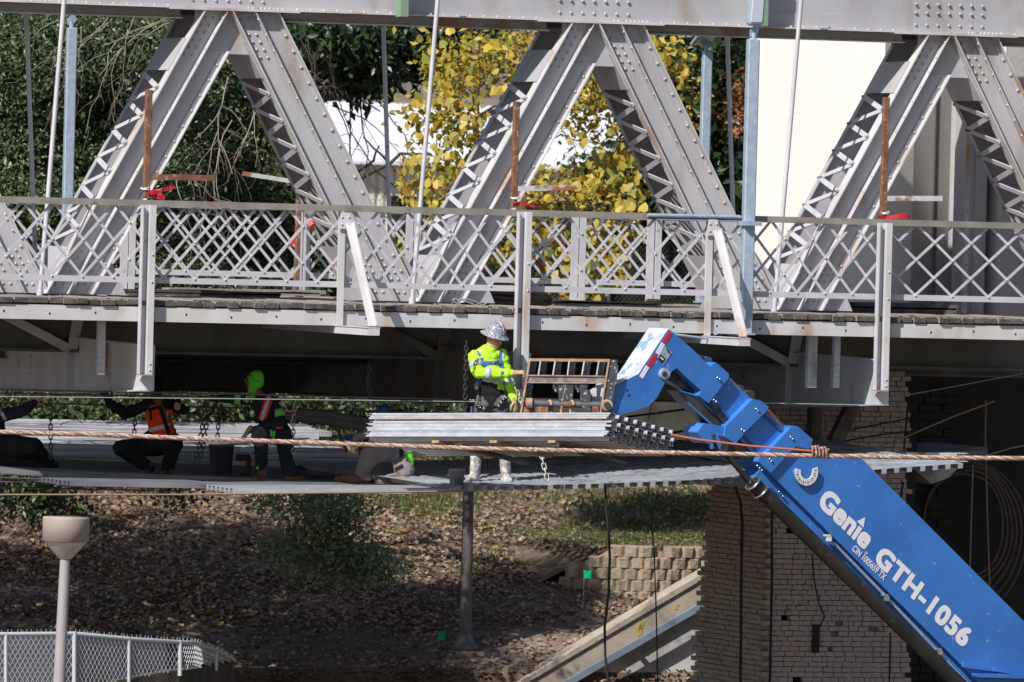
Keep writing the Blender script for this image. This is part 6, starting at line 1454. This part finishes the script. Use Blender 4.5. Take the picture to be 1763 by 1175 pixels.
ribbon(tro, path((808, 686), (826, 702), 5) + path((828, 703), (846, 706), 4), d0, 7, cloth_k, 'tool_belt', W1, .012); ribbon(tro, path((872, 684), (856, 702), 6), d0, 7, cloth_k, 'tool_belt', W1, .012)
for u, v in ((810, 690), (815, 690), (820, 696), (826, 701), (833, 704), (866, 687), (862, 693), (858, 698), (870, 684)):
    h = tro.ray_cast(S(u, v, d0 - 1.2), ray(u, v).normalized()); p = (h[0] if h[0] else J(u, v, -.1)) - F * .02; mb = MB()
    mb.tube([p + (Rr * math.cos(q) + Ur * math.sin(q)) * .012 for q in np.linspace(0, 6.283, 11)], .0035, 5, cap=False); mb.build('grommet', chrome, W1)
p = J(822, 695, -.14); mb = MB()
for a_, c_ in (((-.02, .028), (.025, .02)), ((.025, .02), (.018, -.03)), ((.018, -.03), (-.026, -.02)), ((-.026, -.02), (-.02, .028))): mb.tube([p + Rr * a_[0] + Ur * a_[1], p + Rr * c_[0] + Ur * c_[1]], .005, 6)
mb.build('belt_buckle', chrome, W1)
mb = MB(); mb.tube([J(812, 700, -.12), J(811, 730, -.12), J(813, 765, -.1)], .012, 6); mb.build('lanyard', strap_b, W1)

# --- worker kneeling in green hood and striped vest
d1 = 96.0; ZP = S(452, 831, d1).z; J = lambda u, v, dd=0: S(u, v, d1 + dd)
W2 = thing('person', onz(452, 830, ZP), 'kneeling worker in green hood and orange trimmed vest reaching left under the beam', 'person')
hc = J(438, 656); fh = (-Rr * .95 - F * .15 + Ur * .22).normalized(); sh = fh.cross(Ur).normalized(); uh = sh.cross(fh).normalized(); ax = (sh, fh, uh)
def std_head(b, hc): b.ell(hc, .072, .092, .105, ax); b.ell(hc - uh * .06 + fh * .03, .052, .058, .055, ax); b.cap(hc + fh * .085 + uh * .01, .010, hc + fh * .11 - uh * .02, .013); b.ell(hc + fh * .098 - uh * .05, .022, .011, .008, ax)
b = Blob(); std_head(b, hc); b.cap(hc - uh * .06, .052, J(452, 690), .06); b.cap(J(452, 692), .11, J(478, 742), .13, .85)
b.cap(J(440, 690), .045, J(400, 688, .05), .038); b.cap(J(400, 688, .05), .038, J(360, 686, .05), .028); b.cap(J(474, 694), .048, J(484, 728, -.08), .04); b.cap(J(484, 728, -.08), .04, J(430, 742, -.16), .028)
b.cap(J(480, 748), .08, J(447, 752, -.22), .06); b.cap(J(447, 752, -.22), .06, J(452, 815, -.16), .045); b.cap(J(488, 752, .1), .08, J(497, 815, .05), .06); b.cap(J(497, 818, .05), .05, J(520, 815, .3), .04); b.make('body', skin_d, W2, .010, 2)
b = Blob(); b.ell(hc - fh * .012 + uh * .012, .085, .10, .115, ax); b.ell(hc - uh * .045 + fh * .0, .075, .075, .07, ax); b.cap(hc - uh * .07, .07, J(434, 684, -.06), .035); b.cap(J(434, 682, -.08), .03, J(432, 694, -.1), .008); b.make('hood', lime_d, W2, .008, 3, .006, 13)
mb = MB(); mb.beam(hc + fh * .11 + uh * .035 + sh * -.0, hc + fh * .09 + uh * .035 - F * .08, .02, .035, uh); mb.beam(hc + fh * .09 + uh * .035 - F * .085, hc - fh * .06 - uh * .0 - F * .095, .006, .008, uh); mb.build('glasses', glass_k, W2)
b = Blob(); b.cap(J(446, 692), .10, J(466, 694), .085, .9); b.cap(J(454, 696), .135, J(474, 738), .150, .85); b.cap(J(436, 689), .06, J(400, 687, .05), .055); b.cap(J(400, 687, .05), .055, J(364, 686, .05), .042)
b.cap(J(474, 694), .066, J(484, 728, -.08), .062); b.cap(J(484, 728, -.08), .062, J(436, 741, -.16), .045); b.make('jacket', cloth_n, W2, .011, 3, .009); jk = b.bv
b = Blob(); b.cap(J(455, 697), .130, J(474, 742), .158, .9); b.cap(J(470, 690), .05, J(474, 700), .06); b.make('vest', cloth_k, W2, .011, 3, .006); vb = b.bv
V2 = [(path((424, 672 + 8), (415, 715), 6), 6, orange), (path((427, 682), (420, 716), 6), 6, refl), (path((432, 686), (424, 718), 6), 3, lime), (path((462, 674), (446, 722), 8), 4, orange), (path((466, 676), (450, 724), 8), 6, refl), (path((472, 676), (456, 722), 8), 4, orange), (path((478, 678), (488, 720), 6), 3, lime),
      (path((474, 733), (487, 730), 4), 6, refl), (path((474, 738), (487, 736), 4), 4, orange)]
for pts, wpx, m_ in V2: ribbon(vb, pts, d1, wpx, m_, 'vest_stripe', W2, .008); 
for pts, wpx, m_ in V2[:2] + V2[3:6]: ribbon(jk, pts[:3], d1, wpx, m_, 'vest_stripe', W2, .010)
cuff(W2, J(436, 689), J(400, 687, .05), .072, .068, .55, .85, lime_d); cuff(W2, J(436, 689), J(400, 687, .05), .074, .070, .66, .74, refl); cuff(W2, J(474, 694), J(484, 728, -.08), .074, .072, .42, .75, lime_d); cuff(W2, J(474, 694), J(484, 728, -.08), .076, .074, .53, .62, refl)
b = Blob(); b.cap(J(476, 746), .13, J(486, 750), .13, .9); b.cap(J(478, 748, -.05), .10, J(450, 752, -.2), .085); b.cap(J(449, 752, -.2), .085, J(450, 806, -.16), .07); b.cap(J(488, 752, .1), .10, J(497, 808, .05), .08); b.cap(J(497, 812, .05), .075, J(520, 812, .3), .06); b.make('trousers', cloth_n, W2, .011, 3, .009); tr = b.bv
b = Blob(); b.ell(J(446, 752, -.28), .095, .035, .12); b.make('knee_pad', cloth_g, W2, .009, 2)
for pts in (path((434, 790), (438, 798), 3), path((434, 805), (445, 806), 3), path((466, 740), (468, 752), 4), path((472, 742), (468, 768), 4)): ribbon(tr, pts, d1, 5, lime_d, 'trouser_stripe', W2, .006)
b = Blob(); p = J(452, 818, -.16); p.z = ZP + .06; b.cap(J(451, 800, -.16), .062, p, .06); b.cap(p, .055, p - Rr * .07 - F * .12 - Z * .01, .045, .9, Z); b.make('boot', boot_b, W2, .010, 2)
b = Blob(); p = J(500, 816, .1); p.z = ZP + .07; b.cap(p, .06, p + F * .2 + Rr * .1, .05); b.cap(p + F * .2 + Rr * .1 + Z * .1, .04, p + F * .22 + Rr * .1, .05); b.make('boot', boot_b, W2, .010, 2)
glove(W2, J(428, 742, -.17), -Rr * .6 - Ur * .8, Ur * .4 - Rr - F * .3, glove_m, 1.1, .9); glove(W2, J(358, 685, .05), -Rr + Ur * .1, Ur, glove_m, 1.05, .4)
# --- worker squatting in orange vest
d2 = 96.3; ZP = S(275, 822, d2).z; J = lambda u, v, dd=0: S(u, v, d2 + dd)
W3 = thing('person', onz(275, 822, ZP), 'squatting worker in orange vest with white bands, head hidden behind the floor beam end', 'person')
hc = J(268, 668, .05); fh = (-Rr * .3 - F * .9).normalized(); sh = fh.cross(Ur).normalized(); uh = sh.cross(fh).normalized(); ax = (sh, fh, uh)
b = Blob(); std_head(b, hc); b.cap(hc - uh * .06, .052, J(272, 694), .06); b.cap(J(272, 696), .12, J(282, 752), .13, .85)
b.cap(J(250, 698), .045, J(216, 712, -.05), .04); b.cap(J(216, 712, -.05), .04, J(192, 694, -.05), .028); b.cap(J(294, 698), .045, J(314, 706, -.03), .04); b.cap(J(314, 706, -.03), .038, J(306, 688, -.1), .03)
b.cap(J(272, 768, .05), .09, J(206, 772, -.2), .062); b.cap(J(206, 772, -.2), .06, J(256, 812, -.05), .045); b.cap(J(290, 768, .05), .09, J(300, 768, -.25), .062); b.cap(J(300, 768, -.25), .06, J(290, 815, -.05), .045); b.make('body', skin_d, W3, .010, 2)
b = Blob(); b.ell(hc + uh * .02, .083, .102, .11, ax); b.make('knit_cap', cloth_k, W3, .009, 2)
b = Blob(); b.cap(J(256, 697), .09, J(290, 697), .09); b.cap(J(250, 699), .068, J(216, 713, -.05), .066); b.cap(J(216, 713, -.05), .066, J(190, 695, -.05), .05); b.cap(J(192, 697, -.05), .05, J(184, 690, -.05), .035); b.cap(J(294, 699), .068, J(316, 707, -.03), .06); b.cap(J(314, 706, -.03), .055, J(307, 692, -.1), .046); b.cap(J(270, 700), .12, J(282, 750), .135, .85); b.make('jacket', cloth_k, W3, .011, 3, .008)
b = Blob(); b.cap(J(268, 706), .125, J(281, 750), .155, .88); b.cap(J(262, 697), .07, J(266, 706), .07); b.cap(J(292, 697), .06, J(290, 708), .07); b.make('vest', orange, W3, .011, 3, .009); vb = b.bv
for pts, wpx, m_ in ((path((246, 742), (256, 741), 3) + path((258, 741), (304, 729), 8), 7, refl), (path((279, 690), (288, 718), 6), 5, refl), (path((246, 695), (245, 712), 4), 4, refl), (path((272, 690), (292, 750), 8), 7, cloth_k), (path((250, 690), (246, 750), 8), 6, cloth_k), (path((255, 706), (278, 700), 5), 6, cloth_k), (path((259, 705), (260, 724), 4), 4, cloth_k)): ribbon(vb, pts, d2, wpx, m_, 'vest_stripe' if m_ is refl else 'harness_strap', W3, .008 if m_ is refl else .013)
b = Blob(); b.cap(J(262, 762), .14, J(296, 764), .13); b.cap(J(270, 768, .05), .12, J(208, 772, -.2), .095); b.cap(J(208, 772, -.2), .09, J(256, 806, -.05), .07); b.cap(J(290, 768), .12, J(298, 770, -.25), .10); b.cap(J(298, 772, -.25), .09, J(288, 808, -.05), .07); b.make('trousers', cloth_k, W3, .011, 3, .008)
for u in (256, 288):
    b = Blob(); p = J(u, 815, -.06); p.z = ZP + .055; b.cap(p + Z * .08, .055, p, .055); b.cap(p, .052, p - Rr * .05 - F * .13 - Z * .01, .042, .9, Z); b.make('boot', boot_b, W3, .010, 2)
glove(W3, J(306, 696, -.11), Ur + Rr * .1, -F, glove_m, 1.1, .6); glove(W3, J(188, 692, -.05), -Rr * .5 + Ur * .8, -F, cloth_k, 1.1, .6)
# --- bending worker in tan trousers
d3 = 95.7; ZP = S(660, 835, d3).z; J = lambda u, v, dd=0: S(u, v, d3 + dd)
W4 = thing('person', onz(660, 834, ZP), 'kneeling worker in grey-tan trousers and blue cap partly hidden behind the lifted bundle', 'person')
hc = J(661, 716, .1); fh = (-Rr * .4 - F * .8 - Ur * .4).normalized(); sh = fh.cross(Ur).normalized(); uh = sh.cross(fh).normalized(); ax = (sh, fh, uh)
b = Blob(); std_head(b, hc); b.cap(hc - uh * .06, .052, J(672, 730, .1), .06); b.cap(J(674, 735, .1), .12, J(688, 770, .05), .14, .85); b.cap(J(655, 735, .05), .045, J(630, 748, 0), .04); b.cap(J(630, 748), .04, J(606, 756), .03); b.cap(J(695, 735, .05), .045, J(705, 770, .1), .04)
b.cap(J(676, 778), .09, J(646, 776, -.15), .07); b.cap(J(646, 776, -.15), .07, J(628, 815, -.05), .05); b.cap(J(690, 780), .09, J(694, 820, -.15), .065); b.cap(J(694, 824, -.15), .055, J(650, 828, .1), .045); b.make('body', skin_d, W4, .010, 2)
b = Blob(); b.ell(hc + uh * .03 - fh * .01, .088, .105, .09, ax); b.cap(hc + fh * .09 + uh * .03, .04, hc + fh * .14 + uh * .02, .03, .3, uh); b.make('cap', mat('cap_blue', (.012, .06, .17), rough=.8), W4, .009, 2)
b = Blob(); b.cap(J(664, 734, .08), .12, J(690, 768, .05), .155, .85); b.cap(J(655, 736, .05), .065, J(628, 749), .058); b.cap(J(628, 749), .058, J(612, 755), .05); b.cap(J(697, 738, .05), .06, J(706, 770, .1), .055); b.make('shirt', cloth_t, W4, .011, 3, .008)
b = Blob(); b.cap(J(684, 752, .06), .15, J(693, 778, .05), .115, .9); b.cap(J(702, 766, -.10), .07, J(708, 804, -.10), .03); b.make('vest', lime_d, W4, .011, 3, .007); vb = b.bv
ribbon(vb, path((690, 772), (709, 774), 5), d3, 9, refl, 'vest_stripe', W4, .008)
b = Blob(); b.cap(J(668, 776), .14, J(688, 780), .12); b.cap(J(664, 774, -.06), .13, J(640, 782, -.13), .12); b.cap(J(638, 784, -.12), .12, J(622, 816, -.05), .075); b.cap(J(622, 816, -.05), .07, J(632, 822, -.05), .06); b.cap(J(688, 784), .12, J(697, 812, -.1), .115); b.cap(J(694, 824, -.12), .075, J(652, 829, .0), .055); b.make('trousers', cloth_t, W4, .011, 3, .010); tr = b.bv
for pts in (path((652, 798), (668, 803), 4) + path((670, 803), (692, 790), 5), path((692, 790), (690, 768), 4), path((650, 806), (668, 815), 4) + path((670, 815), (694, 802), 5)): ribbon(tr, pts, d3, 7, cloth_k, 'harness_strap', W4, .012)
b = Blob(); p = J(612, 822, -.05); p.z = ZP + .065; b.cap(p + Rr * .03, .07, p - Rr * .1, .062, .9, Z); b.cap(p - Rr * .05, .06, p - Rr * .19 - Z * .01, .048, .8, Z); b.make('boot', boot_b, W4, .010, 2)
b = Blob(); b.ell(J(680, 826, -.16), .10, .09, .055); b.make('knee_pad', cloth_g, W4, .010, 2, .006)
glove(W4, J(612, 754, 0), -Rr, Ur, mat('blue_glove', (.015, .06, .16), rough=.8), 1.25, .6)
# --- partly visible worker at the left edge
d4 = 96.3; ZP = S(30, 808, d4).z; J = lambda u, v, dd=0: S(u, v, d4 + dd)
W5 = thing('person', onz(30, 808, ZP), 'dark clothed worker cut off by the left edge, arm raised to the beam', 'person')
hc = J(-26, 690, 0); fh = (Rr * .9 + F * .2 + Ur * .3).normalized(); sh = fh.cross(Ur).normalized(); uh = sh.cross(fh).normalized(); ax = (sh, fh, uh)
b = Blob(); std_head(b, hc); b.cap(hc - uh * .06, .05, J(-22, 716), .06); b.cap(J(-18, 722), .12, J(-10, 770), .13); b.cap(J(-4, 716), .05, J(34, 708, -.05), .042); b.cap(J(34, 708, -.05), .04, J(60, 694, -.05), .03); b.cap(J(0, 778), .09, J(60, 762, -.1), .06); b.cap(J(60, 762, -.1), .06, J(84, 798), .045); b.cap(J(0, 778, .1), .09, J(30, 796, .0), .06); b.cap(J(30, 796), .05, J(-30, 800, .1), .04); b.make('body', skin_d, W5, .011, 2)
b = Blob(); b.cap(J(-18, 718), .14, J(-8, 768), .16); b.cap(J(-2, 718), .07, J(34, 709, -.05), .07); b.cap(J(34, 709, -.05), .068, J(58, 695, -.05), .05); b.make('jacket', cloth_n, W5, .011, 3, .01); jb = b.bv
ribbon(jb, path((-4, 704), (6, 716), 5) + path((8, 720), (15, 735), 4), d4, 6, refl, 'vest_stripe', W5); ribbon(jb, path((-4, 698), (4, 708), 5), d4, 5, lime_d, 'vest_stripe', W5, .006)
b = Blob(); b.cap(J(-6, 772), .16, J(20, 768), .15); b.cap(J(10, 770), .15, J(58, 772, -.1), .12); b.cap(J(58, 772, -.1), .11, J(84, 799), .075); b.cap(J(10, 790), .12, J(70, 800), .08); b.make('trousers', cloth_k, W5, .011, 3, .01)
b = Blob(); p = J(86, 802); p.z = ZP + .05; b.cap(p - Rr * .05, .05, p + Rr * .06, .045, .9, Z); b.make('boot', cloth_k, W5, .011, 2)
glove(W5, J(58, 694, -.05), Rr * .6 + Ur * .6, -F, glove_m, 1.1, .6)

# ------------------------------------------------------------ buckets and tools
ZP = -1.94
def pail(u, v, r_, h, m, lab, marks=False):
    c = onz(u, v, ZP); t = thing('bucket', c, lab, 'bucket'); mb = MB(); mb.lathe([(0, .004), (r_ * .86, .004), (r_, h), (r_ * 1.05, h), (r_ * 1.05, h - .02), (r_ * .98, h - .02)], c, 28); mb.lathe([(r_ * .93, h - .001), (r_ * .82, .02), (0, .02)], c, 28); mb.build('pail_wall', m, t)
    mb = MB(); mb.tube([c + Rr * r_ * 1.03 * math.cos(q) - F * (r_ * .9) + Z * (h - .02 - .10 * math.sin(q)) + F * r_ * .9 * abs(math.cos(q)) for q in np.linspace(0, math.pi, 14)], .004, 5); mb.build('wire_handle', wire_g, t)
    if marks:
        for pts in ([(787, 830), (791, 822), (788, 836)], [(793, 822), (795, 834), (799, 832)], [(783, 822), (785, 833)]):
            mb = MB(); mb.tube([S(a, b_, dep(c) - r_ - .003) for a, b_ in pts], .003, 4); mb.build('marker_scribble', ink, t)
    return t
pail(786, 835, .088, .175, pail_m, 'scuffed white plastic bucket with blue scribbles beside the boots', True)
ZP = -2.05
pail(380, 824, .14, .38, mat('grey_tub', (.13, .14, .15), (.09, .095, .10), 5, rough=.7), 'tall grey bucket left of the worker in the green hood')
c = onz(425, 826, ZP); mb = MB(); mb.beam(c + Z * .02, c + Z * .26 + Rr * .02, .05, .06); mb.boxm(Matrix.Translation(c + Z * .04 - Rr * .03), .10, .07, .07); mb.boxm(Matrix.Translation(c + Z * .25 - Rr * .05), .18, .06, .07); tag(mb.build('power_drill', mat('drill_red', (.07, .006, .006), rough=.6), bevel=.02), 'red cordless drill standing beside the kneeling worker boot', 'drill')
mb = MB(); mb.tube([onz(365, 832, ZP) + Z * .02, onz(392, 812, ZP) + Z * .12], .014, 8); tag(mb.build('hammer_handle', mat('dark_red', (.12, .02, .015))), 'dark red tool handle leaning on the grey bucket', 'tool')
c = onz(735, 832, ZP); t = thing('tool_pile', c, 'small heap of black tools left of the scribbled bucket', 'tools'); 
for k, (dx, w_, h_) in enumerate(((0, .12, .05), (.13, .10, .04), (-.12, .09, .06))): mb = MB(); mb.boxm(Matrix.Translation(c + Rr * dx + Z * (h_ / 2 + .005)) @ Matrix.Rotation(.3 * k, 4, 'Z'), w_, .08, h_); mb.build('tool', cloth_k if k else wood, t, bevel=.01)
